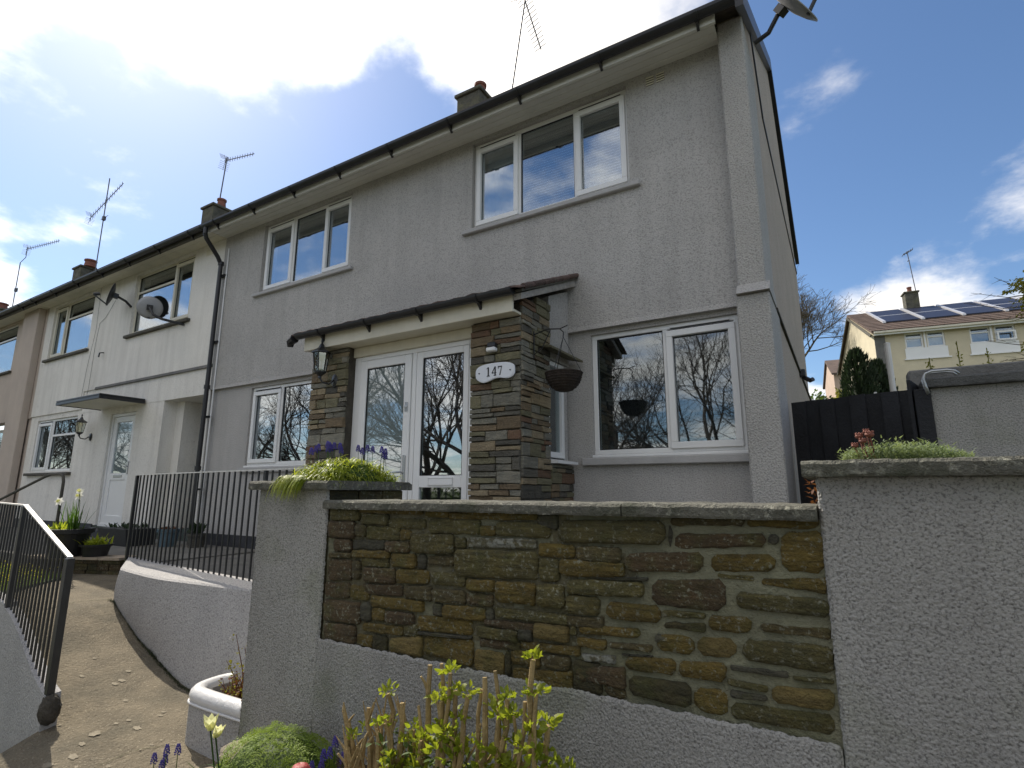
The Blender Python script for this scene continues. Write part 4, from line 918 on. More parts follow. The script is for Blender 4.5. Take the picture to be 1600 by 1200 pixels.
# door frame, glazed door, side light
FY = 3.895
b = MB(); b.box(-4.262, -4.17, FY, FY+.07, PZ0, 1.36, .004); b.box(-2.80, -2.715, FY, FY+.07, PZ0, 1.36, .004); b.box(-4.17, -2.80, FY, FY+.07, 1.315, 1.36, .004); b.box(-3.475, -3.425, FY, FY+.07, PZ0, 1.315, .004); b.box(-3.425, -2.80, FY, FY+.07, PZ0, PZ0+.07, .004); b.build('door_frame', 'upvc', po, fix=False)
b = MB(); b.box(-4.165, -4.075, FY-.012, FY+.05, PZ0+.02, 1.31, .006); b.box(-3.565, -3.480, FY-.012, FY+.05, PZ0+.02, 1.31, .006); b.box(-4.075, -3.565, FY-.012, FY+.05, 1.225, 1.31, .006); b.box(-4.075, -3.565, FY-.012, FY+.05, PZ0+.02, PZ0+.14, .006)
d = b.build('door', 'upvc', po, fix=False); d['label'] = 'white glazed front door with a frosted pane'
boxo('pane', -4.08, -3.56, FY+.01, FY+.02, PZ0+.135, 1.23, 'glass_frost', d)
b = MB(); ring(b, -4.075, -3.565, PZ0+.14, 1.225, FY+.0, FY+.0095, .009, 0); b.build('glazing_gasket', 'dark_gap', d, fix=False)
b = MB(); b.box(-3.535, -3.505, FY-.028, FY-.0125, .08, .33, .004); b.tube([(-3.52, FY-.03, .17), (-3.52, FY-.065, .17), (-3.64, FY-.065, .165)], .009, 8); b.build('handle', 'steel', d)
b = MB(); b.lathe([(0, 0), (.018, 0), (.018, .012), (.006, .014), (0, .014)], (0, 0, 0), 10)
b.v = [(v[0]-3.52, FY-.0125-v[2], v[1]+.79) for v in b.v]; b.box(-3.54, -3.50, FY-.02, FY-.0125, .745, .835, .004); b.build('keyhole_plate', 'steel', d, fix=False)
b = MB(); b.box(-3.42, -3.345, FY+.0, FY+.05, PZ0+.075, 1.312, .004); b.box(-2.865, -2.805, FY, FY+.05, PZ0+.075, 1.312, .004); b.box(-3.345, -2.865, FY, FY+.05, 1.25, 1.312, .004); b.box(-3.345, -2.865, FY, FY+.05, .03, .135, .004); b.box(-3.345, -2.865, FY, FY+.05, PZ0+.075, PZ0+.14, .004)
s = b.build('side_light', 'upvc', po, fix=False)
boxo('pane', -3.35, -2.86, FY+.02, FY+.03, .13, 1.255, 'glass', s); boxo('pane', -3.35, -2.86, FY+.02, FY+.03, PZ0+.135, .035, 'glass_dull', s)
b = MB(); ring(b, -3.345, -2.865, .135, 1.25, FY+.008, FY+.0195, .008, 0); b.build('glazing_gasket', 'dark_gap', s, fix=False)
b = MB(); ring(b, -3.235, -2.955, .048, .118, FY-.012, FY-.001, .008, .002); b.box(-3.226, -2.964, FY-.009, FY-.002, .057, .109, .002); b.build('letter_plate', 'upvc', s, fix=False)
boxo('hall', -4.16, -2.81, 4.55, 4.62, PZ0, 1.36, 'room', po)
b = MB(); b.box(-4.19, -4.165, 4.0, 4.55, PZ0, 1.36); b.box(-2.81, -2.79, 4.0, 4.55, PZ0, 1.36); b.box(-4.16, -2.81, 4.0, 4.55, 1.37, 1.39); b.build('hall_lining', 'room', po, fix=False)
settle(po)
# number plaque
pq = thing('house_sign', 'white oval plaque numbered 147 fixed to the slate pier right of the doors', 'house number')
PX, PZ, PY = -2.43, .985, PF-.052
prof = []
for k in range(40):
    a = 2*math.pi*k/40; x = .195*math.copysign(abs(math.cos(a))**.75, math.cos(a)); z = .078*math.copysign(abs(math.sin(a))**.62, math.sin(a))
    if z < 0: z += .026*math.exp(-((x-.03)/.07)**2) - .012*math.exp(-((x+.12)/.05)**2)
    prof.append((PX+x, PZ+z))
b = MB(); b.prism(prof, 'y', PY, PY+.012); b.build('plate', 'plaque', pq)
inner = [(PX+(p[0]-PX)*.94, PZ+(p[1]-PZ)*.90) for p in prof]
b = MB(); b.prism(inner, 'y', PY-.003, PY-.0005); b.build('plate_face', 'plaque', pq)
def glyph(ch, x, z, h, name):
    b = MB(); y0, y1 = PY-.006, PY-.0035; t = h*.13; w = h*.5
    if ch == '1':
        b.box(x-t*.6, x+t*.6, y0, y1, z, z+h); b.box(x-t*1.5, x+t*1.5, y0, y1-.0003, z-.0005, z+h*.07); b.prism([(x-t*.6, z+h), (x-t*2, z+h*.84), (x-t*.6, z+h*.88)], 'y', y0, y1-.0003)
    if ch == '4':
        b.box(x+w*.15, x+w*.15+t*1.2, y0, y1, z, z+h); b.box(x-w*.6, x+w*.6, y0, y1-.0003, z+h*.28, z+h*.28+t*.6); b.prism([(x+w*.15, z+h), (x-w*.6, z+h*.30), (x-w*.42, z+h*.30), (x+w*.19, z+h*.84)], 'y', y0, y1-.0006); b.box(x-w*.05, x+w*.6, y0, y1-.0003, z-.0005, z+h*.07)
    if ch == '7':
        b.box(x-w*.5, x+w*.5, y0, y1, z+h-t*.9, z+h); b.box(x-w*.5, x-w*.38, y0, y1-.0003, z+h*.72, z+h+.001); b.prism([(x+w*.5, z+h-t*.2), (x+w*.34, z+h-t*.9), (x-w*.18, z), (x+w*.06, z)], 'y', y0, y1-.0003)
    return b.build(name, 'ink', pq)
glyph('1', PX-.062, PZ-.034, .078, 'digit'); glyph('4', PX-.005, PZ-.034, .078, 'digit'); glyph('7', PX+.055, PZ-.034, .078, 'digit')
for sx in (-.155, .155):
    b = MB(); b.tube([(PX+sx, PY-.0035, PZ), (PX+sx, PY-.009, PZ)], .006, 8); b.build('screw', 'ink', pq)
settle(pq)
b = MB(); b.box(-2.50, -2.42, PF-.075, PF-.028, 1.20, 1.245, .008); o = b.build('lamp_body', 'black_plastic', None, fix=False)
sp = thing('spotlight', 'small black and white sensor lamp on the slate pier above the number plaque', 'lamp'); o.parent = sp
boxo('diffuser', -2.505, -2.415, PF-.085, PF-.03, 1.163, 1.198, 'upvc', sp, c=.008)
settle(sp)

def lantern(name, label, x, y, z, s=1.0, reach=.14):
    t = thing(name, label, 'lamp'); n = 6
    b = MB(); b.lathe([(0, .30), (.008, .30), (.012, .27), (.006, .26), (.018, .245), (.03, .215), (.085, .175), (.088, .165), (.075, .162), (0, .162)], (0, 0, 0), n); b.v = [(x+v[0]*s, y+v[1]*s, z+v[2]*s) for v in b.v]; b.build('lamp_cap', 'black_metal', t)
    b = MB(); b.lathe([(.066, .160), (.046, .0), (.0, .0)], (0, 0, 0), n); b.v = [(x+v[0]*s, y+v[1]*s, z+v[2]*s) for v in b.v]; b.build('lamp_glass', 'lamp_glass', t)
    b = MB()
    for k in range(n):
        a = 2*math.pi*k/n; b.bar((x+.069*s*math.cos(a), y+.069*s*math.sin(a), z+.162*s), (x+.049*s*math.cos(a), y+.049*s*math.sin(a), z), .007*s)
    b.lathe([(0, 0), (.052, 0), (.05, -.012), (.03, -.03), (.012, -.045), (.016, -.06), (0, -.075)], (0, 0, 0), n)
    k0 = len(b.v)-7*n; b.v[k0:] = [(x+v[0]*s, y+v[1]*s, z+v[2]*s) for v in b.v[k0:]]; b.build('lamp_frame', 'black_metal', t)
    b = MB(); b.tube([(x, y, z-.06*s), (x+.02*s, y+.02, z-.10*s), (x+.05*s, y+reach*.5, z-.11*s), (x+.055*s, y+reach*.8, z-.07*s), (x+.055*s, y+reach, z-.07*s)], .009*s, 7)
    b.lathe([(0, 0), (.045, 0), (.04, .015), (.015, .025), (0, .025)], (0, 0, 0), 10); k0 = len(b.v)-50
    b.v[k0:] = [(x+.055*s+v[0]*s, y+reach-v[2], z-.07*s+v[1]*1.5*s) for v in b.v[k0:]]; b.build('lamp_bracket', 'black_metal', t)
    return settle(t)
lantern('wall_lantern', 'black coach lantern under the porch roof on the left slate pier', -4.49, 3.64, 1.20, 1.15, .15)
lantern('wall_lantern', 'black coach lantern on the white house between its window and canopy', -12.40, 4.60, 1.08, 1.15, .17)

# hanging basket on its bracket
hb = thing('hanging_basket', 'empty brown wicker hanging basket beside the slate pier', 'hanging basket')
hx, hy = -1.90, 3.98
b = MB(); b.lathe([(0, .80), (.045, .805), (.09, .83), (.125, .875), (.148, .935), (.152, .955), (.140, .955), (.13, .90), (.08, .845), (0, .83)], (hx, hy, 0), 22); b.build('basket', 'wicker', hb)
b = MB(); r = .148
for k in range(7):
    z = .82+k*.02; rr = .148*math.sqrt(max(.02, 1-((.955-z)/.155)**2))+.003; b.tube([(hx+rr*math.cos(a*math.pi/10), hy+rr*math.sin(a*math.pi/10), z) for a in range(21)], .004, 4, False)
b.tube([(hx+.154*math.cos(a*math.pi/10), hy+.154*math.sin(a*math.pi/10), .957) for a in range(21)], .007, 5, False); b.build('basket_weave', 'wicker', hb)
for k in range(3):
    a = .4+2*math.pi*k/3; b = MB(); b.tube([(hx+.15*math.cos(a), hy+.15*math.sin(a), .957), (hx, hy, 1.27)], .0028, 4); b.build('chain', 'black_metal', hb)
b = MB(); b.tube([(-2.18, hy, 1.12), (-2.18, hy, 1.36)], .006, 5); b.tube([(-2.18, hy, 1.33), (-2.05, hy, 1.36), (-1.93, hy, 1.345), (-1.895, hy, 1.31), (-1.90, hy, 1.27)], .006, 5); b.tube([(-2.18, hy, 1.15), (-2.10, hy, 1.20), (-2.02, hy, 1.345)], .005, 5); b.tube([(-1.93, hy, 1.345), (-1.86, hy, 1.365)], .005, 5)
b.build('bracket', 'black_metal', hb); settle(hb)

# ------------------------------------------------------------------ aerials and dishes
def aerial(label, x, z0, z1, boom_z, d, elem=12, length=1.2, tilt=(0, 0, 0), vert=True, es=.18, lean=0.0, second=None, jog=None):
    """mast with a log of directors along a boom; d = horizontal direction of the boom"""
    t = thing('tv_aerial', label, 'aerial'); y = RY
    b = MB(); b.tube([(x, y, z0), (x+lean, y, z1)], .019, 6)
    if jog: b.tube([(x+lean, y, z1), (x+lean+jog[0], y, z1+jog[1]*.2), (x+lean+jog[0], y, z1+jog[1])], .014, 6)
    b.build('mast', 'aerial', t)
    d = Vector((d[0], d[1], 0)).normalized(); dz = tilt[2]; bx = x+lean*(boom_z-z0)/(z1-z0)+(jog[0] if jog else 0)
    o0 = Vector((bx, y, boom_z)); s0 = o0-d*length*tilt[0]; s1 = o0+d*length*(1-tilt[0])+Vector((0, 0, dz))
    b = MB(); b.bar(s0, s1, .018); b.build('boom', 'aerial', t)
    n = Vector((0, 0, 1)) if vert else d.cross(Vector((0, 0, 1)))
    b = MB()
    for k in range(elem):
        p = s0.lerp(s1, (k+.5)/elem); l = es*(1-.25*k/elem); b.tube([p-n*l/2, p+n*l/2], .008, 4)
    b.build('elements', 'aerial', t)
    q = s0.lerp(s1, .04); m = d.cross(n).normalized() if vert else Vector((0, 0, 1)); b = MB()
    for sx in (-1, 1):
        for k in range(5):
            w = .05+.03*k; p = q-d*(.02+.03*k)+n*sx*(.05+.045*k) if True else q
            b.tube([p-m*.14, p+m*.14], .005, 4)
        b.tube([q, q-d*.14+n*sx*.25], .006, 4)
    b.build('reflector', 'aerial', t)
    if second:
        b = MB(); p = Vector((x, y, second)); b.tube([p-d*.2, p+d*.25+Vector((0, 0, .06))], .01, 4); b.box(p.x-.06, p.x+.06, y-.05, y+.05, second-.08, second+.08, .01); b.build('amplifier', 'aerial', t)
    return settle(t)
aerial('tall tv aerial pointing down beside the cloud above the grey house', -5.16, 6.2, 10.2, 9.85, (.28, .96), 13, .50, (.10, 0, -.95), False, .38, .62)
aerial('short tv aerial on the chimney between grey and white houses', -15.05, 7.5, 9.75, 9.70, (1, -.15), 12, 2.0, (.08, 0, -.62), True, .16, .22)
aerial('tall mast with a diagonal aerial halfway, above the white house', -22.6, 6.2, 11.55, 10.1, (1, .1), 14, 1.9, (.5, 0, 1.0), True, .30, -.05, 9.9)
aerial('leftmost tv aerial on a bent mast with a long boom', -30.3, 6.2, 9.9, 10.45, (1, -.05), 18, 4.3, (.04, 0, -.75), True, .20, -.1, 8.6, jog=(.55, .6))

def dish(label, cx, cy, cz, facing, r, mt, arm_to, wall=None, sx=1.0, lnb=True):
    t = thing('satellite_dish', label, 'satellite dish')
    f = Vector(facing).normalized(); q = f.to_track_quat('Z', 'Y').to_matrix()
    b = MB(); prof = [(0, 0), (r*.4, r*.03), (r*.75, r*.11), (r, r*.20), (r*.985, r*.235), (r*.74, r*.145), (r*.4, r*.065), (0, r*.035)]
    b.lathe([(a, c) for a, c in prof], (0, 0, 0), 32, sx, 1.0/sx); b.v = [tuple(Vector((cx, cy, cz))+q@Vector(v)) for v in b.v]; b.build('reflector', mt, t, smooth=True)
    b = MB(); c0 = Vector((cx, cy, cz)); rear = c0-f*.07; b.bar(c0, rear, .09, .09)
    b.tube([rear]+[Vector(p) for p in arm_to], .022, 8); b.build('mount', 'dish_dark', t)
    if lnb:
        b = MB(); low = c0+q@Vector((0, -r*.95, r*.2)); e = c0+f*r*1.25+q@Vector((0, -r*.45, 0)); b.bar(low-f*.02, e, .03, .02); b.tube([e, e-(e-c0-f*.1).normalized()*.10], .03, 10); b.build('feed_arm', 'dish_dark', t)
    return settle(t)
dish('grey satellite dish high on the gable corner of the grey house', -.05, 5.0, 4.46, (.80, -.35, .50), .33, 'dish_grey', [(-.20, 5.06, 4.30), (-.33, 5.08, 4.26)])
dish('dark satellite dish seen edge-on on the white house wall', -11.45, 4.45, 3.60, (-.42, -.90, .22), .23, 'dish_dark', [(-11.36, 4.62, 3.52), (-11.4, 4.74, 3.45)])
dish('round satellite dish standing in front of the white house window', -9.68, 4.30, 3.00, (-.88, .40, .25), .19, 'dish_grey', [(-9.55, 4.30, 2.86), (-9.48, 4.40, 2.80), (-9.42, 4.74, 2.78)])

# ------------------------------------------------------------------ front garden wall
def rough_sheet(b, P, U, V, nu, nv, nrm, amp=.0026, freq=150, seed=0, edge=.010, top_rag=0.0):
    """a rendered face in relief: grid over P + u*U + v*V, stones standing out along nrm; rim turned back into the wall"""
    P, U, V, nrm = Vector(P), Vector(U), Vector(V), Vector(nrm); vs = []
    for j in range(nv+1):
        for i in range(nu+1):
            q = P+U*(i/nu)+V*(j/nv); s = q*freq
            h = noise.noise(s+Vector((seed, 0, 0)))*.6+noise.noise(s*.45+Vector((0, seed, 3)))*.6
            e = min(i, j, nu-i, nv-j)
            lift = h*amp + noise.noise(q*6+Vector((seed, 5, 1)))*.0022
            if e == 0: lift -= edge
            elif e == 1: lift -= edge*.25
            q = q+nrm*lift
            if e <= 1:
                q += (U.normalized()*noise.noise(s*.8+Vector((9, 1, 0)))+V.normalized()*noise.noise(s*.8+Vector((1, 9, 4))))*.0045
                if top_rag and j >= nv-1: q += V.normalized()*(noise.noise(q*22)*.010)*top_rag
            vs.append(q)
    w = nu+1
    b.add(vs, [(j*w+i, j*w+i+1, (j+1)*w+i+1, (j+1)*w+i) for j in range(nv) for i in range(nu)])
gw = thing('garden_wall', 'front garden wall with a recessed rubble stone panel between two grey pebble-dashed piers', 'wall')
PL0, PL1 = -2.895, -2.318
b = MB(); b.box(PL0+.008, PL1-.02, 1.992, 2.56, -1.7, .004); rough_sheet(b, (PL0, 1.985, -1.7), (PL1-PL0, 0, 0), (0, 0, 1.712), 110, 330, (0, -1, 0), seed=1)
rough_sheet(b, (PL0, 2.57, -1.7), (0, -.585, 0), (0, 0, 1.712), 76, 220, (-1, 0, 0), seed=2)
b.build('render_pier', 'garden_render', gw, fix=False, smooth=False)
b = MB(); b.box(PL1-.01, -.08, 1.990, 2.30, -1.7, -.735); rough_sheet(b, (PL1-.006, 1.983, -1.7), (-.078-PL1, 0, 0), (0, 0, .98), 420, 180, (0, -1, 0), seed=3, top_rag=1.0)
b.build('render_base', 'garden_render', gw, fix=False)
b = MB(); b.box(-.070, 3.2, 1.992, 2.34, -1.7, .045); rough_sheet(b, (-.077, 1.984, -1.7), (.95, 0, 0), (0, 0, 1.752), 180, 330, (0, -1, 0), seed=4); rough_sheet(b, (.865, 1.984, -1.7), (2.3, 0, 0), (0, 0, 1.752), 120, 90, (0, -1, 0), seed=14)
rough_sheet(b, (-.077, 2.34, -1.7), (0, -.356, 0), (0, 0, 1.752), 44, 220, (-1, 0, 0), seed=5)
b.build('render_pier', 'garden_render', gw, fix=False)
mc = MB(); mc.box(PL1+.001, -.079, 2.022, 2.29, -.733, -.092)
nu, nv = 150, 48; vs = []
for j in range(nv+1):
    for i in range(nu+1):
        x = lerp(PL1-.003, -.074, i/nu); z = lerp(-.735, -.088, j/nv); vs.append((x, 2.010+.004*noise.noise(Vector((x*18, z*18, 2)))+.002*noise.noise(Vector((x*60, z*60, 2)))-(.006*sst(-.9, -.3, x)), z))
mc.add(vs, [(j*(nu+1)+i, j*(nu+1)+i+1, (j+1)*(nu+1)+i+1, (j+1)*(nu+1)+i) for j in range(nv) for i in range(nu)])
panel = mc.build('stone_panel', ['mortar', 'mortar_new'], gw, fix=False, smooth=True)
for pl in panel.data.polygons:
    q = pl.center
    if q.x > -.78+.18*noise.noise(Vector((q.x*3, q.z*5, 2)))+(.12 if q.z > -.2 else 0)*0 or noise.noise(Vector((q.x*4, q.z*9, 8))) > .22: pl.material_index = 1
rng = random.Random(11)
for s in STONES:
    q = [(s[0], s[1]), (s[2], s[3]), (s[4], s[5]), (s[6], s[7])]; cx = sum(p[0] for p in q)/4; cz = sum(p[1] for p in q)/4
    per = []
    Wd = abs(q[1][0]-q[0][0]); Hd = abs(q[0][1]-q[3][1]); rc = min(.022 if cx > -.8 else .012, (.30 if cx > -.8 else .2)*Hd)
    if cx < -.8:
        gx, gz = rng.uniform(.001, .0065), rng.uniform(.0, .006); q = [(p[0]+(gx if p[0] > cx else -gx), p[1]+(gz if p[1] > cz else -gz)) for p in q]
    for e in range(4):
        a, c = Vector(q[e]), Vector(q[(e+1) % 4]); L_ = (c-a).length; n = max(3, min(9, int(L_/.03)))
        f0 = min(.4, rc/max(L_, .001))
        for k in range(n+1):
            t = lerp(f0, 1-f0, k/n); p = a.lerp(c, t); p += Vector((noise.noise(Vector((p.x*30, p.y*30, 1))), noise.noise(Vector((p.x*30, p.y*30, 7)))))*.0055; per.append(p)
    n = len(per); right = cx > -.75
    d = rng.uniform(.005, .017)*(1.0 if not right else .8); tx, tz = rng.uniform(-.03, .03), rng.uniform(-.06, .06)
    dep = lambda p, k: 2.004-d*k-(p[0]-cx)*tx-(p[1]-cz)*tz
    ring_ = lambda sc_, k, nz=.0: [((lambda X, Z: (X, dep((X, Z), k)-nz*(noise.noise(Vector((X*25, Z*25, 3)))+.5*noise.noise(Vector((X*20, Z*110, 5)))), Z))(cx+(p.x-cx)*(1-(1-sc_)*min(1, .06/max(.02, abs(p.x-cx)+.01))), cz+(p.y-cz)*sc_)) for p in per]
    vs = [(p.x, 2.02, p.y) for p in per]+ring_(1.0, .35)+ring_(.93, .9, .002)+ring_(.62, 1.1, .007)
    m_ = len(vs); vs.append((cx, dep((cx, cz), 1.15)-.004*rng.uniform(-1, 1), cz))
    fs = [(r*n+i, r*n+(i+1) % n, (r+1)*n+(i+1) % n, (r+1)*n+i) for r in range(3) for i in range(n)]+[(3*n+i, 3*n+(i+1) % n, m_) for i in range(n)]
    b = MB(); b.add(vs, fs); o = b.build('stone', 'stone_'+s[8], panel)
    for pl in o.data.polygons: pl.use_smooth = True
# the inner side of the left pier is dark stone
for y0, y1, z0, z1, m_ in ((1.998, 2.20, -.75, .002, 'stone_k'), (2.206, 2.38, -.75, .002, 'stone_b'), (2.386, 2.555, -.75, .002, 'stone_b')):
    b = MB(); b.box(PL1-.018, PL1-.002+.004*(m_ == 'stone_b'), y0, y1, z0, z1, .005); b.build('side_stone', m_, gw, fix=False)
def slab(name, x0, x1, y0, y1, z0, z1, m, parent, seed=0, n=60):
    """coping stone with worn, slightly wavy arrises"""
    b = MB(); sec = [(y0+.003, z0), (y0-.000, z0+.008), (y0, z1-.012), (y0+.009, z1-.002), (y0+.05, z1), (y1-.03, z1), (y1, z1-.012), (y1, z0)]
    vs = []; m_ = len(sec)
    for i in range(n+1):
        x = lerp(x0, x1, i/n)
        for k, (yy, z) in enumerate(sec):
            e = Vector((x*14+seed, k*3.1, 0)); q = .0035*noise.noise(e)+.002*noise.noise(e*3.7)
            vs.append((x, yy+(q if k < 4 else 0), z+(q*1.0 if 1 < k < 7 else q*.5)))
    b.add(vs, [(i*m_+k, (i+1)*m_+k, (i+1)*m_+(k+1) % m_, i*m_+(k+1) % m_) for i in range(n) for k in range(m_)]+[tuple(range(m_)), tuple(n*m_+k for k in reversed(range(m_)))])
    return b.build(name, m, parent)
slab('coping_stone', -2.325, -1.79, 1.962, 2.33, -.092, -.047, 'coping', gw, 1, 40)
slab('coping_stone', -1.786, -.715, 1.958, 2.33, -.090, -.044, 'coping', gw, 2, 70)
slab('coping_stone', -.709, -.082, 1.955, 2.33, -.089, -.041, 'coping', gw, 3, 50)
slab('coping_stone', -2.945, -2.285, 1.945, 2.60, .004, .052, 'coping', gw, 4, 50)
slab('coping_stone', -.112, 1.05, 1.935, 2.38, .046, .097, 'coping', gw, 5, 80)
slab('coping_stone', 1.055, 3.2, 1.935, 2.38, .046, .097, 'coping', gw, 6, 50)
settle(gw)

# ------------------------------------------------------------------ wall along the path with railing
def resample(P, n):
    P = [Vector(p) for p in P]; d = [0]
    for a, c in zip(P, P[1:]): d.append(d[-1]+(c-a).length)
    out = []
    for i in range(n+1):
        t = d[-1]*i/n; k = max(j for j in range(len(d)) if d[j] <= t+1e-9); k = min(k, len(P)-2)
        out.append(P[k].lerp(P[k+1], (t-d[k])/(d[k+1]-d[k])))
    return out
def smooth_line(P, it=2):
    P = [Vector(p) for p in P]
    for _ in range(it):
        Q = [P[0]]
        for a, c in zip(P, P[1:]): Q += [a.lerp(c, .25), a.lerp(c, .75)]
        P = Q+[P[-1]]
    return P
pw = thing('retaining_wall', 'curved pebble-dashed retaining wall rising beside the concrete path', 'wall')
foot = smooth_line([(-5.92, 2.67, -1.06), (-5.6, 2.63, -1.16), (-5.27, 2.60, -1.28), (-4.77, 2.53, -1.37), (-4.28, 2.45, -1.44), (-3.6, 2.42, -1.5), (-2.85, 2.40, -1.5)])
topo = smooth_line([(-5.90, 2.675, -.735), (-5.37, 2.60, -.735), (-4.969, 2.56, -.735), (-4.384, 2.61, -.735), (-3.755, 2.64, -.735), (-2.85, 2.62, -.735)])
inn = smooth_line([(-6.72, 3.12, -.715), (-5.95, 3.04, -.715), (-5.3, 2.97, -.715), (-4.6, 2.90, -.715), (-4.02, 2.84, -.715), (-2.85, 2.74, -.715)])
N = 330; F, T_, I = resample(foot, N), resample(topo, N), resample(inn, N); rows = []
for f, t, i_ in zip(F, T_, I):
    r = []
    for k in range(34):
        s = k/33; p = f.lerp(t, s); bulge = math.sin(s*math.pi)*.03; r.append((p, Vector((-.2, -.97, .1)), bulge))
    for s in (.05, .12, .2, .32, .44, .56, .68, .8, .9, 1.0): r.append((t.lerp(i_, s)+Vector((0, 0, .012)), Vector((0, 0, 1)), 0))
    r.append((i_+Vector((0, .01, -.12)), Vector((0, 1, 0)), 0)); rows.append(r)
b = MB(); m_ = len(rows[0]); vs = []
for r in rows:
    for p, n_, bu in r:
        s = p*130; h = noise.noise(s)*.6+noise.noise(s*.4)*.6; vs.append(p+n_*(h*.0024+bu*.5))
b.add(vs, [(i*m_+k, (i+1)*m_+k, (i+1)*m_+k+1, i*m_+k+1) for i in range(N) for k in range(m_-1)])
b.add([v for v in vs[:m_]]+[(-6.72, 3.12, -1.2), (-5.93, 2.67, -1.2)], [tuple(range(m_+2))])
b.build('rendered_wall', 'path_wall_render', pw, fix=False, smooth=False); settle(pw)
b = None
def railing(label, line, tops, spacing, bar=.014, posts=(), post_w=.035, rail_w=.04, start_off=.06):
    """line: foot points; tops: z of the top rail at each point"""
    t = thing('railing', label, 'railing')
    top = [Vector((p[0], p[1], z)) for p, z in zip(line, tops)]
    for a, c in zip(top, top[1:]):
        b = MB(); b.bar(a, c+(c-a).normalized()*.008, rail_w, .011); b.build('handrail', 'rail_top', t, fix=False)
    for i in posts:
        b = MB(); b.box(line[i][0]-post_w/2, line[i][0]+post_w/2, line[i][1]-post_w/2, line[i][1]+post_w/2, line[i][2]-.05, tops[i]-.006, .003); b.build('post', 'black_metal', t, fix=False)
    for (a, za), (c, zc) in zip(zip(line, tops), zip(line[1:], tops[1:])):
        L_ = math.hypot(c[0]-a[0], c[1]-a[1]); n = int(L_/spacing)
        for k in range(1, n+(0 if L_-n*spacing < .02 else 1)):
            s = k*spacing/L_
            if s >= .995: continue
            x, y = lerp(a[0], c[0], s), lerp(a[1], c[1], s); b = MB(); b.box(x-bar/2, x+bar/2, y-bar/2, y+bar/2, lerp(a[2], c[2], s)-.02, lerp(za, zc, s)-.005); b.build('baluster', 'black_metal', t, fix=False)
    return settle(t)
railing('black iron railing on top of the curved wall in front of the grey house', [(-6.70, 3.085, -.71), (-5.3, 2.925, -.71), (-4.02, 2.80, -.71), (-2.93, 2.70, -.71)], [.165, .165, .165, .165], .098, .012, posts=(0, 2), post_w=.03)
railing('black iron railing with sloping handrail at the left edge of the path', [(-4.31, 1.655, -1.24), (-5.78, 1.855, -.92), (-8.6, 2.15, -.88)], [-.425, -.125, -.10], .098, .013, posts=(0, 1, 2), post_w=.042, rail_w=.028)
lw_ = thing('retaining_wall', 'low pebble-dashed wall under the sloping railing in the lower left corner', 'wall')
b = MB()
topz = lambda x: lerp(-1.235, -.915, sst(-4.2, -5.8, x)) if x > -5.8 else -.885
L1, N1 = [], 220
pts = [(-4.24, 1.555), (-5.78, 1.765), (-8.7, 2.07)]
for i in range(N1+1):
    s = i/N1*4.5; x = -4.30-s*.98; y = 1.628+s*.133
    L1.append((x, y))
vs = []; nv = 95
for x, y in L1:
    for j in range(nv+1):
        tz = topz(x); z = lerp(-2.1, tz, j/nv); q = Vector((x, y, z))*120; h = noise.noise(q)*.6+noise.noise(q*.4)*.6
        vs.append((x, y-h*.0022, z))
w = nv+1
b.add(vs, [(i*w+j, i*w+j+1, (i+1)*w+j+1, (i+1)*w+j) for i in range(N1) for j in range(nv)])
for (x, y), (x2, y2) in list(zip(L1, L1[1:]))[::1]:
    za, zb = topz(x), topz(x2); b.add([(x, y, za), (x2, y2, zb), (x2, y2+.085, zb+.004), (x, y+.085, za+.004), (x2, y2+.085, -2.1), (x, y+.085, -2.1)], [(0, 1, 2, 3), (3, 2, 4, 5)])
x0_, y0_ = L1[0]; b.add([(x0_, y0_, -2.1), (x0_, y0_+.085, -2.1), (x0_, y0_+.085, topz(x0_)+.004), (x0_, y0_, topz(x0_))], [(0, 1, 2, 3)])
b.build('rendered_wall', 'path_wall_render', lw_, fix=False)
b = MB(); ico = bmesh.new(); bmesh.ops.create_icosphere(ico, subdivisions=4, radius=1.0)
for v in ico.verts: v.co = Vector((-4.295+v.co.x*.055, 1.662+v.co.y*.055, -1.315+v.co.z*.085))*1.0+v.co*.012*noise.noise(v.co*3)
b.add([v.co.copy() for v in ico.verts], [tuple(v.index for v in f.verts) for f in ico.faces]); ico.free(); b.build('mortar_lump', 'mortar_dark', lw_, fix=False, smooth=True); settle(lw_)  # lump's dark colour takes in shade at the post foot as well as moss

# white planter box beside the left pier
pb = thing('planter', 'white rounded-rim planter trough built against the left pier beside the path', 'planter')
C_ = [(-2.90, 2.02), (-3.38, 2.01), (-3.475, 2.035), (-3.52, 2.12), (-3.53, 2.26), (-3.50, 2.32)]
cl = smooth_line([(x, y, 0) for x, y in C_], 2)
b = MB(); vs = []
for p in cl: vs += [(p.x, p.y, -1.60), (p.x, p.y, -1.21)]
b.add(vs, [(2*i, 2*i+2, 2*i+3, 2*i+1) for i in range(len(cl)-1)])
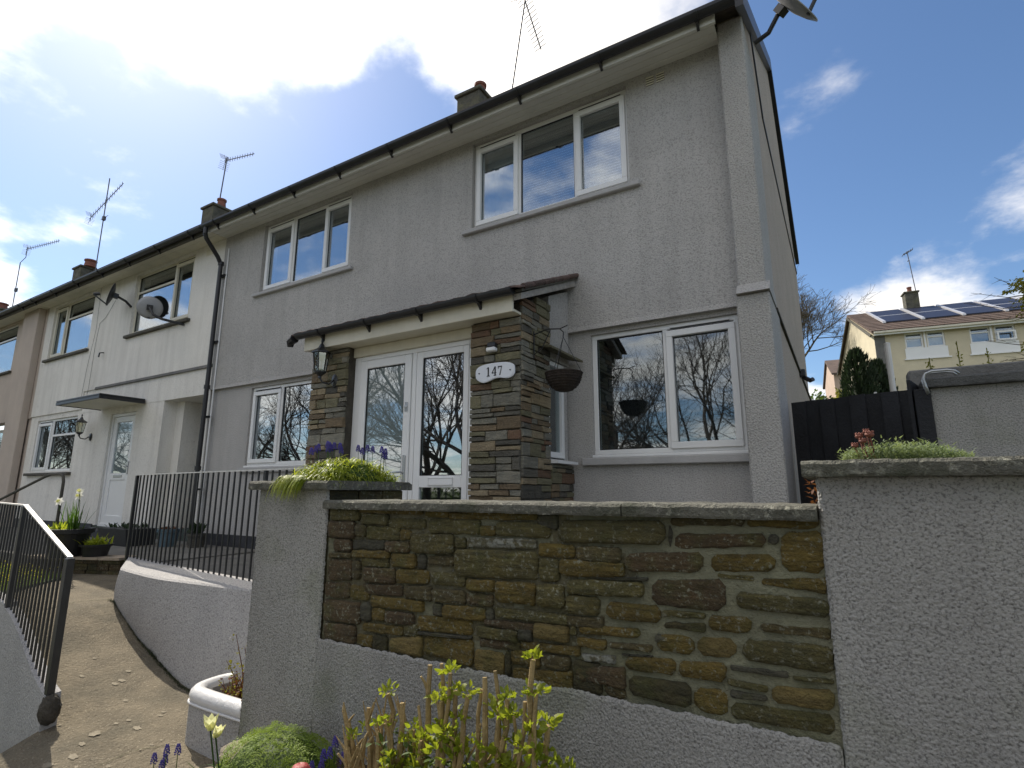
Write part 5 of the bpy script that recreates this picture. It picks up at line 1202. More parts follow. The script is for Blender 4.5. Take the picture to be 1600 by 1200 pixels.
# inner skin
inn2 = [(-2.90, 2.10), (-3.33, 2.095), (-3.42, 2.15), (-3.43, 2.30)]
vs = []
for x, y in inn2: vs += [(x, y, -1.60), (x, y, -1.18)]
b.add(vs, [(2*i, 2*i+1, 2*i+3, 2*i+2) for i in range(3)]); b.build('planter_wall', 'path_wall_render', pb, fix=False)
b = MB(); rim = [Vector((p.x*.0+lerp(p.x, -3.2, .09), lerp(p.y, 2.3, .13), -1.192)) for p in cl]; b.tube(rim, .047, 12); b.build('planter_rim', 'white_gloss', pb, smooth=True)
b = MB(); b.tube([Vector((p.x-.0, p.y-.004, -1.225)) for p in cl], .008, 6); b.build('planter_bead', 'white_gloss', pb, smooth=True)
b = MB(); n = 14; vs = [(lerp(-3.42, -2.9, i/n), lerp(2.09, 2.34, j/8), -1.235+.02*noise.noise(Vector((i*.9, j*.9, 4)))+(.03 if i > 8 else 0)) for j in range(9) for i in range(n+1)]
b.add(vs, [(j*(n+1)+i, j*(n+1)+i+1, (j+1)*(n+1)+i+1, (j+1)*(n+1)+i) for j in range(8) for i in range(n)]); b.build('soil', 'soil', pb, fix=False)
settle(pb)

# flower bed at the foot of the wall
b = MB(); nx_, ny_ = 60, 16; vs = []
for j in range(ny_+1):
    for i in range(nx_+1):
        x = lerp(-2.72, 2.6, i/nx_); y = lerp(.9, 1.984, j/ny_); x0_ = x+(-.10*math.sin(j/ny_*3) if i == 0 else 0)
        e = min(i/4, j/3, 1); vs.append((x0_, y, -1.62+e*(.37+.03*noise.noise(Vector((x*4, y*4, 1)))+.015*noise.noise(Vector((x*15, y*15, 1)))+.05*(x < -1.5))))
b.add(vs, [(j*(nx_+1)+i, j*(nx_+1)+i+1, (j+1)*(nx_+1)+i+1, (j+1)*(nx_+1)+i) for j in range(ny_) for i in range(nx_)])
struct(b.build('flower_bed', 'soil', fix=False, smooth=True))
for k, (x, y, r) in enumerate([(-2.60, 1.80, .075), (-2.50, 1.60, .06), (-2.66, 1.45, .07)]):
    b = MB(); ico = bmesh.new(); bmesh.ops.create_icosphere(ico, subdivisions=2, radius=r)
    for v in ico.verts: v.co = Vector((x, y, -1.235))+Vector((v.co.x*1.4, v.co.y, v.co.z*.7))*(1+.22*noise.noise(v.co*14+Vector((k, 0, 0))))
    b.add([v.co.copy() for v in ico.verts], [tuple(v.index for v in f.verts) for f in ico.faces]); ico.free()
    o = b.build('edging_stone', 'lichen', None); tag(o, ['pale edging stone between the planter and the mossy mound', 'pale edging stone under the cream tulips, nearer the camera', 'pale edging stone at the path corner of the flower bed'][k], 'stone')

# ------------------------------------------------------------------ plants
def leaf(b, p, d, l, w, up=(0, 0, 1), curl=.25, n=3):
    """pointed leaf blade folded along its rib"""
    p = Vector(p); d = Vector(d).normalized(); s = d.cross(Vector(up))
    if s.length < .01: s = d.orthogonal()
    s.normalize(); nn = s.cross(d); vs = [p]; prof = [(.35, 1.0), (.7, .8)]
    for t, ww in prof: q = p+d*l*t-nn*l*curl*t*t; vs += [q-s*w/2*ww+nn*w*.12, q, q+s*w/2*ww+nn*w*.12]
    vs.append(p+d*l-nn*l*curl)
    b.add(vs, [(0, 2, 1), (0, 3, 2), (1, 2, 5, 4), (2, 3, 6, 5), (4, 5, 7), (5, 6, 7)])
def blade(b, p, d, l, w, droop=.6, n=5, twist=0):
    p = Vector(p); d = Vector(d).normalized(); s = d.cross(Vector((0, 0, 1)))
    if s.length < .05: s = Vector((math.cos(l*97), math.sin(l*97), 0))
    s.normalize(); vs = []; q = p.copy(); dd = d.copy()
    for k in range(n+1):
        t = k/n; ww = w*(1-t**2.2)*.5+.0004; vs += [q-s*ww, q+s*ww]; dd = (dd+Vector((0, 0, -droop/n))).normalized(); q = q+dd*l/n
    b.add(vs, [(2*k, 2*k+1, 2*k+3, 2*k+2) for k in range(n)])
def quadleaf(b, c, r, rng, flat=0):
    a = unit(rng); u = a.orthogonal().normalized(); w = a.cross(u); u = u*r; w = w*r*.55
    b.add([c-u, c+w*.9, c+u, c-w*.9], [(0, 1, 2, 3)])

# clump on the left pier: strap leaves with grape hyacinths
gc = thing('grape_hyacinth_clump', 'bright green trailing clump with blue grape hyacinths on top of the left pier', 'plant')
rng = random.Random(31); b = MB()
for i in range(4200):
    x = rng.uniform(-2.66, -2.33); y = rng.uniform(2.0, 2.52); t = .5+.5*max(-1, min(1, math.copysign(max(abs((x+2.495)/.165), abs((y-2.26)/.26)), 1))); dome = math.sin(min(1, max(0, t))*math.pi)**.6
    z = .05+rng.random()**.6*.135*dome; a = rng.uniform(0, 2*math.pi); out = Vector((math.cos(a)*.8+(x+2.5)*2.0, math.sin(a)*.8-.25, rng.uniform(.35, 1.3)))
    l = rng.uniform(.04, .10)
    blade(b, (x, y, z), out, l, rng.uniform(.003, .006), rng.uniform(.9, 2.6), 4)
for i in range(190):   # the part hanging over the coping
    x = rng.uniform(-2.68, -2.46); blade(b, (x, 1.955+rng.uniform(-.01, .03), .055+rng.uniform(0, .03)), (rng.uniform(-.5, .3), -1, rng.uniform(-.1, .5)), rng.uniform(.07, .16), .005, 3.2, 5)
b.build('foliage', 'blade', gc, fix=False)
b = MB()
for i in range(700):
    x = rng.uniform(-2.62, -2.36); blade(b, (x, rng.uniform(2.02, 2.48), .05), (rng.gauss(0, .6), rng.gauss(-.3, .5), .6), rng.uniform(.05, .10), .006, 2.0, 3)

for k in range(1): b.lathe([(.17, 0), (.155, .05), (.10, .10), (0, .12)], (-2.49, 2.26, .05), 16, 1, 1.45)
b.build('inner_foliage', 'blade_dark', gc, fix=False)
def muscari(parent, x, y, z, h, rng, s=1.0):
    b = MB(); tx, ty = rng.uniform(-.012, .012), rng.uniform(-.012, .012); b.tube([(x, y, z), (x+tx, y+ty, z+h)], .0018*s, 4); st = b.build('flower_stem', 'blade_dark', parent, fix=False)
    b = MB(); n = 34
    for k in range(n):
        t = k/n; a = k*2.4; r = (.0095*(1-t)**.55+.002)*s; zz = z+h-.012*s+t*.036*s; c = Vector((x+tx+r*math.cos(a), y+ty+r*math.sin(a), zz)); q = .0042*s
        b.add([c+Vector((q, 0, 0)), c+Vector((-q*.5, q*.87, 0)), c+Vector((-q*.5, -q*.87, 0)), c+Vector((0, 0, q)), c+Vector((0, 0, -q))], [(0, 1, 3), (1, 2, 3), (2, 0, 3), (1, 0, 4), (2, 1, 4), (0, 2, 4)])
    b.build('flower_spike', 'hyacinth', st, fix=False)
for x, dz in [(-2.56, .0), (-2.545, .012), (-2.51, .02), (-2.475, .03), (-2.46, .015), (-2.435, .035), (-2.42, .022), (-2.39, .03), (-2.37, .01), (-2.35, .028), (-2.23, .01), (-2.22, .022), (-2.19, .025), (-2.14, .02), (-2.09, .01), (-2.08, .018), (-2.035, -.012), (-2.02, -.008)]:
    t_ = (x+2.56)/.54; muscari(gc, lerp(-2.60, -2.36, t_)+rng.uniform(-.01, .01), lerp(2.08, 2.46, t_)+rng.uniform(-.03, .03), .08, .135+dz*1.2, rng, 1.1)
b = MB()
for i in range(14):
    x = rng.uniform(-2.62, -2.38); c = Vector((x, 2.02+rng.random()*.05, .12+rng.uniform(0, .05))); 
    for k in range(5): a = k*1.257; b.add([c, c+Vector((math.cos(a)*.007, -.004, math.sin(a)*.007)), c+Vector((math.cos(a+.6)*.007, -.004, math.sin(a+.6)*.007))], [(0, 1, 2)])
b.build('white_flowers', 'petal_white', gc, fix=False)
settle(gc)

# grey-green cushion with brown seed heads on the right pier
sc_ = thing('cushion_plant', 'grey-green tufted cushion plant on the right pier coping in front of the black fence', 'plant')
rng = random.Random(8); b = MB()
for i in range(1500):
    x = rng.uniform(.0, .33); t = (x-.0)/.33; y = rng.uniform(2.02, 2.24); env = (math.sin(t*math.pi)**.5)*(1-.35*t)
    hx_ = .062*env*rng.uniform(.5, 1.1)+(.02 if rng.random() < .08 else 0); p = Vector((x, y, .097)); d = Vector((rng.gauss(0, .35), rng.gauss(-.1, .35), 1)).normalized(); tip = p+d*hx_
    for k in range(4): a = rng.uniform(0, 6.28); blade(b, tip-d*.012*k, Vector((math.cos(a), math.sin(a), .8)), rng.uniform(.011, .020), .0028, .3, 2)
b.build('foliage', 'sage', sc_, fix=False)
for x, y, z, r in [(.055, 2.06, .175, .013), (.082, 2.05, .178, .014), (.062, 2.05, .158, .012), (.040, 2.05, .145, .011), (.075, 2.07, .19, .010)]:
    b = MB(); b.lathe([(0, -r*.7), (r*.75, -r*.45), (r, 0), (r*.8, r*.5), (r*.3, r*.75), (0, r*.6)], (x, y, z), 9)
    for k in range(8): a = k*.785; b.tube([(x+r*.5*math.cos(a), y+r*.5*math.sin(a), z+r*.4), (x+r*.9*math.cos(a), y+r*.9*math.sin(a), z+r*.75)], r*.22, 4)
    b.tube([(x+.01, y+.01, .10), (x, y, z)], .0025, 4); b.build('seed_head', 'brown_head', sc_, fix=False)
settle(sc_)
rl = thing('rusty_plant', 'withered orange-brown leaves growing behind the wall against the right pier', 'plant')
rng = random.Random(2); b = MB()
for i in range(60): leaf(b, (-.105+rng.uniform(-.02, .02), 2.42+rng.uniform(-.04, .04), -.12+rng.uniform(0, .16)), (rng.gauss(-.2, .6), rng.gauss(0, .5), rng.uniform(-.2, 1)), rng.uniform(.015, .035), .012)
b.tube([(-.10, 2.42, -.8), (-.09, 2.42, .02)], .005, 5); b.build('leaves', 'rusty_leaf', rl, fix=False); settle(rl)

# mossy mound at the foot of the left pier
mo = thing('moss_mound', 'rounded bright green mossy cushion at the foot of the left pier', 'plant')
rng = random.Random(9); b = MB(); cx, cy, cz, rx, ry, rz = -2.12, 1.66, -1.26, .30, .20, .27
for i in range(5200):
    v = unit(rng); v.z = abs(v.z); k = 1+.13*noise.noise(v*3.5)+.06*noise.noise(v*11); p = Vector((cx+v.x*rx*k, cy+v.y*ry*k, cz+v.z*rz*k)); nn = Vector((v.x/rx, v.y/ry, v.z/rz)).normalized(); t = nn.orthogonal().normalized(); u = nn.cross(t); r = rng.uniform(.005, .011); p = p+nn*rng.uniform(-.004, .012)
    ph = rng.uniform(0, 6)
    for q in range(3):
        a = ph+q*2.1; dd = (t*math.cos(a)+u*math.sin(a)); b.add([p, p+dd*r+nn*r*.7+u*r*.3, p+dd*r*1.7+nn*r*.4, p+dd*r+nn*r*.7-u*r*.3], [(0, 1, 2, 3)])
b.build('foliage', 'mound_leaf', mo, fix=False)
b = MB(); ico = bmesh.new(); bmesh.ops.create_icosphere(ico, subdivisions=3, radius=1.0)
b.add([Vector((cx+v.co.x*rx*.97, cy+v.co.y*ry*.97, cz+v.co.z*rz*.97)) for v in ico.verts], [tuple(v.index for v in f.verts) for f in ico.faces]); ico.free(); b.build('cushion', 'leaf_mid', mo, fix=False); settle(mo)

# tulips
def tulip(label, x, y, z0, tip, s=1.0, op=.3, lean=(0, 0)):
    t = thing('tulip', label, 'flower'); tp = Vector(tip); b = MB(); b.tube([(x, y, z0), ((x+tp.x)/2+.01, (y+tp.y)/2, (z0+tp.z)/2), tp], .0035, 6); b.build('stem', 'blade_dark', t, fix=False)
    for k in range(6):
        a = k*math.pi/3+.3; o_ = Vector((math.cos(a), math.sin(a), 0)); r = (.018 if k % 2 else .014)*s; b = MB(); vs = []
        for j in range(6):
            u = j/5; rad = r*(math.sin(min(1, u*1.35)*math.pi/2)+.25*op*u*u*3); zz = u*.050*s; hw = .017*s*math.sin(min(1, .12+u*.95)*math.pi)**.7+.001
            c = tp+o_*rad+Vector((lean[0]*zz, lean[1]*zz, zz)); sd_ = Vector((-o_.y, o_.x, 0)); vs += [c-sd_*hw-o_*hw*.35, c+o_*.002, c+sd_*hw-o_*hw*.35]
        b.add(vs, [(3*j+q, 3*j+q+1, 3*j+q+4, 3*j+q+3) for j in range(5) for q in (0, 1)]); b.build('petal', 'petal_cream', t, fix=False, smooth=True)
    for a, l, w_, dr in ((.5, .20, .028, .5), (2.4, .18, .026, .9), (4.2, .22, .024, .7)):
        b = MB(); blade(b, (x, y, z0+.02), (math.cos(a)*.45, math.sin(a)*.45, 1), l, w_, dr, 8); b.build('leaf', 'blade_dark', t, fix=False)
    return settle(t)
tulip('cream tulip with the wider bloom, left of the pair beside the white planter', -2.32, 1.52, -1.26, (-2.372, 1.50, -.985), 1.1, .9, (-.2, 0))
tulip('cream tulip with the narrower tilted bloom, right of the pair beside the white planter', -2.25, 1.50, -1.26, (-2.30, 1.48, -.99), .95, .3, (.5, 0))
b = MB(); blade(b, (-2.10, 1.50, -1.25), (-1.15, .25, .95), .62, .006, 1.4, 14); blade(b, (-2.0, 1.52, -1.25), (.3, .1, 1), .26, .010, .5, 8)
tag(b.build('grass_blade', 'blade_dark', None, fix=False), 'long thin arching dark grass blade reaching over the path edge', 'plant')
bm_ = thing('grape_hyacinth_clump', 'small group of blue grape hyacinths by the path edge in the bottom left corner', 'plant', group=None)
for x, y, h in [(-2.50, 1.36, .13), (-2.47, 1.38, .16), (-2.44, 1.35, .12), (-2.42, 1.40, .17), (-2.53, 1.40, .10)]: muscari(bm_, x, y, -1.26, h+.06, rng, 1.0)
b = MB()
for i in range(60): blade(b, (rng.uniform(-2.56, -2.38), rng.uniform(1.33, 1.42), -1.26), (rng.gauss(0, .5), rng.gauss(0, .5), 1), rng.uniform(.08, .16), .005, .9, 4)
b.build('foliage', 'blade_dark', bm_, fix=False); settle(bm_)
bm_ = thing('grape_hyacinth_clump', 'group of blue grape hyacinths between the mossy mound and the pruned shrub', 'plant')
for x, y, h in [(-1.84, 1.60, .20), (-1.82, 1.62, .24), (-1.80, 1.58, .22), (-1.76, 1.60, .27), (-1.78, 1.64, .29), (-1.74, 1.63, .24), (-1.86, 1.63, .17), (-1.71, 1.60, .20)]: muscari(bm_, x, y, -1.26, h+.02, rng, 1.0)
b = MB()
for i in range(220): blade(b, (rng.uniform(-1.92, -1.66), rng.uniform(1.54, 1.68), -1.26), (rng.gauss(0, .4), rng.gauss(0, .4), 1), rng.uniform(.10, .24), .006, .8, 4)
for i in range(160): leaf(b, (rng.uniform(-1.95, -1.62), rng.uniform(1.48, 1.6), -1.22+rng.uniform(0, .10)), (rng.gauss(0, .6), rng.gauss(-.3, .6), .7), rng.uniform(.015, .03), .016)
b.build('foliage', 'leaf_bright', bm_, fix=False); settle(bm_)
b = MB(); b.lathe([(0, -.05), (.03, -.045), (.044, -.01), (.040, .02), (.026, .040), (.008, .048), (.003, .042), (0, .044)], (-1.765, 1.47, -1.005), 18); b.tube([(-1.765, 1.47, -1.3), (-1.765, 1.47, -1.05)], .006, 6)
tag(b.build('garden_ornament', 'red_ball', None, smooth=True), 'red rounded ceramic ornament in front of the mossy mound', 'ornament')

# pruned shrub in front of the wall
extra_rng = random.Random(5)
sh = thing('pruned_shrub', 'pruned tan-stemmed shrub sprouting bright green leaves in front of the stone panel', 'shrub')
rng = random.Random(77); bs = MB(); bl = MB(); tuft = MB()
def tuft_at(p, n=10, r=.03, big=False):
    for k in range(int(n*2.4)):
        d = unit(rng); d.z = abs(d.z)*.8+.1
        leaf(bl, p+d*r*rng.uniform(.1, .9), d, rng.choice([.010, .014, .02, .026, .032])*(1.5 if big else 1), rng.uniform(.012, .02)*(1.4 if big else 1), up=unit(rng), curl=rng.uniform(0, .4))
tops = [(-1.595, 1.62, -.790, 0), (-1.565, 1.64, -.86, 0), (-1.48, 1.6, -.80, 0), (-1.50, 1.62, -.725, 1), (-1.415, 1.6, -.735, 0), (-1.445, 1.58, -.78, 0), (-1.37, 1.62, -.86, 1), (-1.34, 1.6, -.73, 0), (-1.31, 1.62, -.60, 0), (-1.275, 1.64, -.595, 0), (-1.24, 1.6, -.70, 1), (-1.205, 1.60, -.605, 2), (-1.19, 1.61, -.66, 1),
        (-1.13, 1.60, -.66, 1), (-1.09, 1.62, -.64, 0), (-1.065, 1.60, -.595, 0), (-1.045, 1.63, -.58, 0), (-1.01, 1.60, -.70, 1), (-.985, 1.61, -.65, 1), (-.955, 1.6, -.69, 1), (-.915, 1.60, -.64, 0), (-.885, 1.60, -.515, 2), (-.875, 1.60, -.61, 1), (-.845, 1.62, -.70, 1), (-.80, 1.6, -.80, 1), (-1.18, 1.58, -.80, 1), (-1.30, 1.57, -.82, 1), (-1.05, 1.57, -.80, 1), (-.93, 1.57, -.83, 1), (-1.62, 1.56, -.93, 0), (-1.66, 1.58, -.90, 0), (-1.42, 1.55, -.90, 1)]
bases = [(-1.45, 1.62, -1.26), (-1.38, 1.58, -1.26), (-1.24, 1.6, -1.26), (-1.15, 1.63, -1.26), (-1.02, 1.6, -1.26), (-.93, 1.6, -1.26)]
for x, y, z, kind in tops:
    bs_ = min(bases, key=lambda q: abs(q[0]-x)+rng.uniform(0, .30)); p0 = Vector(bs_); p3 = Vector((x, y, z)); ctrl = Vector((x+rng.uniform(-.03, .03), y+rng.uniform(-.02, .02), lerp(-1.05, z, .45)))
    pts = []
    for k in range(7):
        t = k/6; p = p0.lerp(ctrl, t).lerp(ctrl.lerp(p3, t), t); pts.append(p+Vector((rng.uniform(-1, 1), rng.uniform(-1, 1), 0))*.010*(k > 0 and k < 6))
    r0 = rng.uniform(.009, .016); bs.tube(pts, [lerp(r0, r0*.55, k/6) for k in range(7)], 7)
    if rng.random() < .9:
        k = rng.randint(3, 5); q = pts[k]; e = q+Vector((rng.uniform(-.06, .06), rng.uniform(-.04, .04), rng.uniform(.04, .10))); bs.tube([q, (q+e)/2+Vector((0, 0, .008)), e], [.006, .005, .004], 5)
        if kind or rng.random() < .4: tuft_at(e, 6)
    if kind: tuft_at(p3, 11 if kind == 2 else 10, .035); 
    if kind and rng.random() < .8: tuft_at(pts[4], 8, .03, True); tuft_at(pts[5], 5)
    if kind == 0 and x < -1.35:   # peeling split tips
        for q in range(5): e = p3+Vector((rng.uniform(-.035, .035), rng.uniform(-.02, .02), rng.uniform(-.005, .045))); bs.tube([pts[5], e], [.006, .0015], 5)
for i in range(34):   # thinner shoots at all angles between the main stems
    p = Vector((extra_rng.uniform(-1.62, -.86), extra_rng.uniform(1.54, 1.68), extra_rng.uniform(-1.15, -.92))); d = Vector((extra_rng.gauss(0, .45), extra_rng.gauss(0, .2), 1)).normalized(); l = extra_rng.uniform(.08, .24); q = p+d*l; bs.tube([p, p.lerp(q, .5)+unit(extra_rng)*.012, q], [.0055, .0045, .002], 5)
    if i % 3 and q.x > -1.48: tuft_at(q, 5); tuft_at(p.lerp(q, .6), 4)
for i in range(9):    # thick cut and split stubs on the left
    p = Vector((extra_rng.uniform(-1.66, -1.40), 1.60, -1.1)); q = p+Vector((extra_rng.uniform(-.10, .08), 0, extra_rng.uniform(.16, .30))); bs.tube([p, p.lerp(q, .5)+unit(extra_rng)*.015, q, q+Vector((extra_rng.uniform(-.03, .03), 0, .03))], [.013, .011, .008, .002], 6)
bs.build('stems', 'twig', sh, fix=False); bl.build('leaves', 'leaf_bright', sh, fix=False)
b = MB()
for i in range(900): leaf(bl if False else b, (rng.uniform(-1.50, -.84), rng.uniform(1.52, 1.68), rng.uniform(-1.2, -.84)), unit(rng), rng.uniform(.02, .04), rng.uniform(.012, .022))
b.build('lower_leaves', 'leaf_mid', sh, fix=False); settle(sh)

# dry plant in the white planter
dp_ = thing('planter_shrub', 'small reddish-brown shrub with pale green leaves growing in the white planter', 'shrub')
rng = random.Random(12); b = MB(); b2 = MB(); b3 = MB()
for i in range(260):
    x, y = -3.10+rng.gauss(0, .09), 2.20+rng.gauss(0, .04); l = rng.uniform(.05, .16); d = Vector((rng.gauss(0, .5), rng.gauss(0, .4), 1)).normalized(); p = Vector((x, y, -1.22)); q = p+d*l; b.tube([p, (p+q)/2+unit(rng)*.01, q], [.003, .0025, .001], 4)
    for k in range(5): leaf(b2 if rng.random() < .55 else b3, p.lerp(q, rng.uniform(.3, 1)), unit(rng), rng.uniform(.012, .024), .010, up=unit(rng))
for (dx, h) in ((-.12, .36), (-.05, .30), (.06, .33), (-.17, .20)):
    p = Vector((-3.10+dx*.4, 2.19, -1.22)); q = p+Vector((dx, -.02, h)); b.tube([p, p.lerp(q, .5)+Vector((.01, 0, .01)), q], [.0035, .003, .0015], 5)
    for k in range(16): leaf(b3, p.lerp(q, rng.uniform(.55, 1))+unit(rng)*.018, unit(rng), rng.uniform(.012, .022), .012, up=unit(rng))
b.build('stems', 'rusty_leaf', dp_, fix=False); b2.build('red_leaves', 'rusty_leaf', dp_, fix=False); b3.build('pale_leaves', 'leaf_yellow', dp_, fix=False); settle(dp_)

# pots on the neighbours' patio
def pot(label, x, y, z, rt, rb, h, m, cat='plant pot'):
    t = thing('plant_pot', label, cat); b = MB(); b.lathe([(0, 0), (rb, 0), (rb*1.02, h*.1), (rt*.93, h*.82), (rt*1.06, h*.84), (rt*1.08, h), (rt*.94, h), (rt*.9, h*.9), (0, h*.88)], (x, y, z), 24); b.build('pot', m, t)
    b = MB(); b.lathe([(0, h*.9), (rt*.91, h*.9)], (x, y, z), 20); b.build('soil', 'soil', t, fix=False); return t
rng = random.Random(4)
t = pot('large black pot of daffodils on the patio edge behind the railing', -8.02, 3.03, -.783, .235, .16, .33, 'pot_black')
b = MB()
for i in range(50): blade(b, (-7.98+rng.gauss(0, .07), 3.03+rng.gauss(0, .05), -.50), (rng.gauss(.05, .18), rng.gauss(0, .15), 1), rng.uniform(.22, .42), .012, .35, 5)
b.build('daffodil_leaves', 'blade_dark', t, fix=False)
b = MB()
for i in range(70): blade(b, (-8.12+rng.gauss(0, .06), 2.98+rng.gauss(0, .05), -.50), (rng.gauss(-.1, .4), rng.gauss(0, .3), 1), rng.uniform(.08, .16), .022, .6, 4)
b.build('young_leaves', 'blade', t, fix=False)
def daffodil(parent, x, y, z, base, face):
    b = MB(); b.tube([base, (x, y+.01, z-.08), (x, y, z-.01)], .004, 5); st = b.build('flower_stem', 'blade_dark', parent, fix=False)
    f = Vector(face).normalized(); q = f.to_track_quat('Z', 'Y').to_matrix(); c = Vector((x, y, z))
    for k in range(6):
        a = k*math.pi/3; o_ = q@Vector((math.cos(a), math.sin(a), 0)); s_ = f.cross(o_); b = MB(); b.add([c, c+o_*.03-s_*.018+f*.004, c+o_*.058+f*rng.uniform(-.01, .01), c+o_*.03+s_*.018+f*.004], [(0, 1, 2, 3)]); b.build('petal', 'petal_white', st, fix=False)
    b = MB(); b.lathe([(.008, 0), (.016, .02), (.022, .03), (.019, .03), (.006, .004)], (0, 0, 0), 10); b.v = [tuple(c+q@Vector(v)) for v in b.v]; b.build('corona', 'petal_cream', st, fix=False)
daffodil(t, -7.78, 2.98, -.07, (-7.93, 3.03, -.5), (.5, -.7, .3)); daffodil(t, -7.72, 2.96, -.02, (-7.93, 3.03, -.5), (.2, -.6, .6)); daffodil(t, -8.32, 2.99, -.14, (-8.05, 3.03, -.5), (.6, -.6, .2)); settle(t)
t = pot('small black bowl of yellow-green leaves on the patio beside the daffodil pot', -7.75, 3.22, -.783, .16, .12, .15, 'pot_black')
b = MB()
for i in range(90): blade(b, (-7.75+rng.gauss(0, .06), 3.22+rng.gauss(0, .05), -.65), (rng.gauss(.1, .45), rng.gauss(0, .4), 1), rng.uniform(.07, .16), .024, .7, 4)
b.build('leaves', 'blade', t, fix=False); settle(t)
t = pot('blue glazed pot with orange plants behind the long railing', -8.35, 4.35, -.783, .14, .11, .24, 'pot_blue')
b = MB()
for i in range(50): leaf(b, (-8.35+rng.gauss(0, .05), 4.35+rng.gauss(0, .05), -.55), (rng.gauss(0, .5), rng.gauss(0, .5), .7), .06, .025)
b.build('leaves', 'rusty_leaf', t, fix=False); settle(t)
tr = thing('trough', 'dark low planting trough behind the left end of the long railing', 'planter')
b = MB(); b.prism([(4.0, -.783), (4.36, -.783), (4.39, -.55), (3.97, -.55)], 'x', -9.6, -8.75); b.build('trough_body', 'pot_black', tr)
b = MB()
for i in range(90): leaf(b, (rng.uniform(-9.55, -8.8), rng.uniform(4.0, 4.35), -.545), (rng.gauss(0, .4), rng.gauss(0, .4), 1), rng.uniform(.04, .10), .03)
b.build('leaves', 'conifer', tr, fix=False); settle(tr)
t = pot('tall dark pot standing against the grey house behind the railing', -7.9, 4.5, -.80, .12, .10, .20, 'slate_dark')
b = MB()
for i in range(60): leaf(b, (-7.9+rng.gauss(0, .05), 4.5+rng.gauss(0, .04), -.60), (rng.gauss(0, .3), rng.gauss(0, .3), 1), rng.uniform(.08, .2), .04)
b.build('leaves', 'conifer', t, fix=False); settle(t)

# low dark wall of the patio, in three courses with capping slabs
pl = thing('patio_wall', 'low dark stone wall at the top of the path carrying the pots', 'wall')
A_, B_ = Vector((-7.31, 3.335, 0)), Vector((-8.47, 2.845, 0)); d_ = (B_-A_).normalized(); nr_ = Vector((d_.y, -d_.x, 0)); nr_ = nr_ if nr_.y < 0 else -nr_; L_ = (B_-A_).length
b = MB(); q = [A_, B_, B_-nr_*.15, A_-nr_*.15]; b.prism([(p.x, p.y) for p in q], 'z', -1.3, -.83); b.build('core', 'mortar_dark', pl)
rng = random.Random(6)
for z0, z1 in ((-1.0, -.925), (-.920, -.85), (-.845, -.805)):
    s = 0
    while s < L_-.03:
        l = min(rng.uniform(.12, .26), L_-s); b = MB(); p, r_ = A_+d_*(s+.006), A_+d_*(s+l-.006); o_ = rng.uniform(.02, .04)
        b.add([(k.x, k.y, z) for z in (z0, z1) for k in (p+nr_*o_, r_+nr_*o_, r_-nr_*.02, p-nr_*.02)], [(0, 3, 2, 1), (4, 5, 6, 7), (0, 1, 5, 4), (1, 2, 6, 5), (2, 3, 7, 6), (3, 0, 4, 7)]); b.build('stone', rng.choice(['slate_dark', 'stone_k', 'stone_b', 'slate_brown']) if False else rng.choice(['stone_k', 'stone_b', 'stone_r']), pl); s += l
s = 0
while s < L_-.05:
    l = min(rng.uniform(.22, .34), L_-s); b = MB(); p, r_ = A_+d_*(s+.004), A_+d_*(s+l-.004)
    b.add([(k.x, k.y, z) for z in (-.803, -.772+rng.uniform(-.004, .004)) for k in (p+nr_*.06, r_+nr_*.06, r_-nr_*.22, p-nr_*.22)], [(0, 3, 2, 1), (4, 5, 6, 7), (0, 1, 5, 4), (1, 2, 6, 5), (2, 3, 7, 6), (3, 0, 4, 7)]); b.build('capping_slab', 'coping_pale', pl); s += l
settle(pl)
b = MB(); b.tube([(-13.8, 3.55, -.50), (-12.3, 3.58, -.17), (-10.62, 3.60, .21), (-10.45, 3.60, .235), (-10.12, 3.6, .235), (-10.02, 3.6, .20), (-9.98, 3.6, .12), (-9.98, 3.6, -.78)], .021, 10)
tag(b.build('handrail', 'slate_dark', None, smooth=True), 'dark tubular handrail sloping down in front of the white house', 'handrail')

# ------------------------------------------------------------------ right-hand side: fence, raised garden wall, far houses
fe = thing('fence', 'black boarded fence closing the gap between the gable and the raised wall', 'fence')
A_, B_ = Vector((-.345, 5.50, 0)), Vector((.66, 5.20, 0)); n = 9; d_ = (B_-A_).normalized(); nn_ = Vector((-d_.y, d_.x, 0))
for k in range(n):
    p, q = A_.lerp(B_, k/n)-d_*(.008 if k % 2 else 0), A_.lerp(B_, (k+1)/n)+d_*(.008 if k % 2 else 0); off = nn_*(.0205 if k % 2 else 0); zt = .80+rng.uniform(-.004, .004); b = MB()
    b.add([(v.x, v.y, z) for z in (-.8, zt) for v in (p+off, q+off, q+off+nn_*.02, p+off+nn_*.02)], [(0, 3, 2, 1), (4, 5, 6, 7), (0, 1, 5, 4), (1, 2, 6, 5), (2, 3, 7, 6), (3, 0, 4, 7)]); b.build('board', 'fence_black', fe)
for k in range(7):
    p = Vector((.655, 5.19, 0)).lerp(Vector((.40, 4.20, 0)), k/7); q = Vector((.655, 5.19, 0)).lerp(Vector((.40, 4.20, 0)), (k+1)/7); b = MB()
    b.add([(v.x+o_, v.y, z) for z in (-.8, .70) for v, o_ in ((p, 0), (q, 0), (q, .02), (p, .02))], [(0, 3, 2, 1), (4, 5, 6, 7), (0, 1, 5, 4), (1, 2, 6, 5), (2, 3, 7, 6), (3, 0, 4, 7)]); b.build('board', 'fence_black', fe)
boxo('post', .43, .513, 4.175, 4.26, -.8, .634, 'fence_black', fe, c=.004)
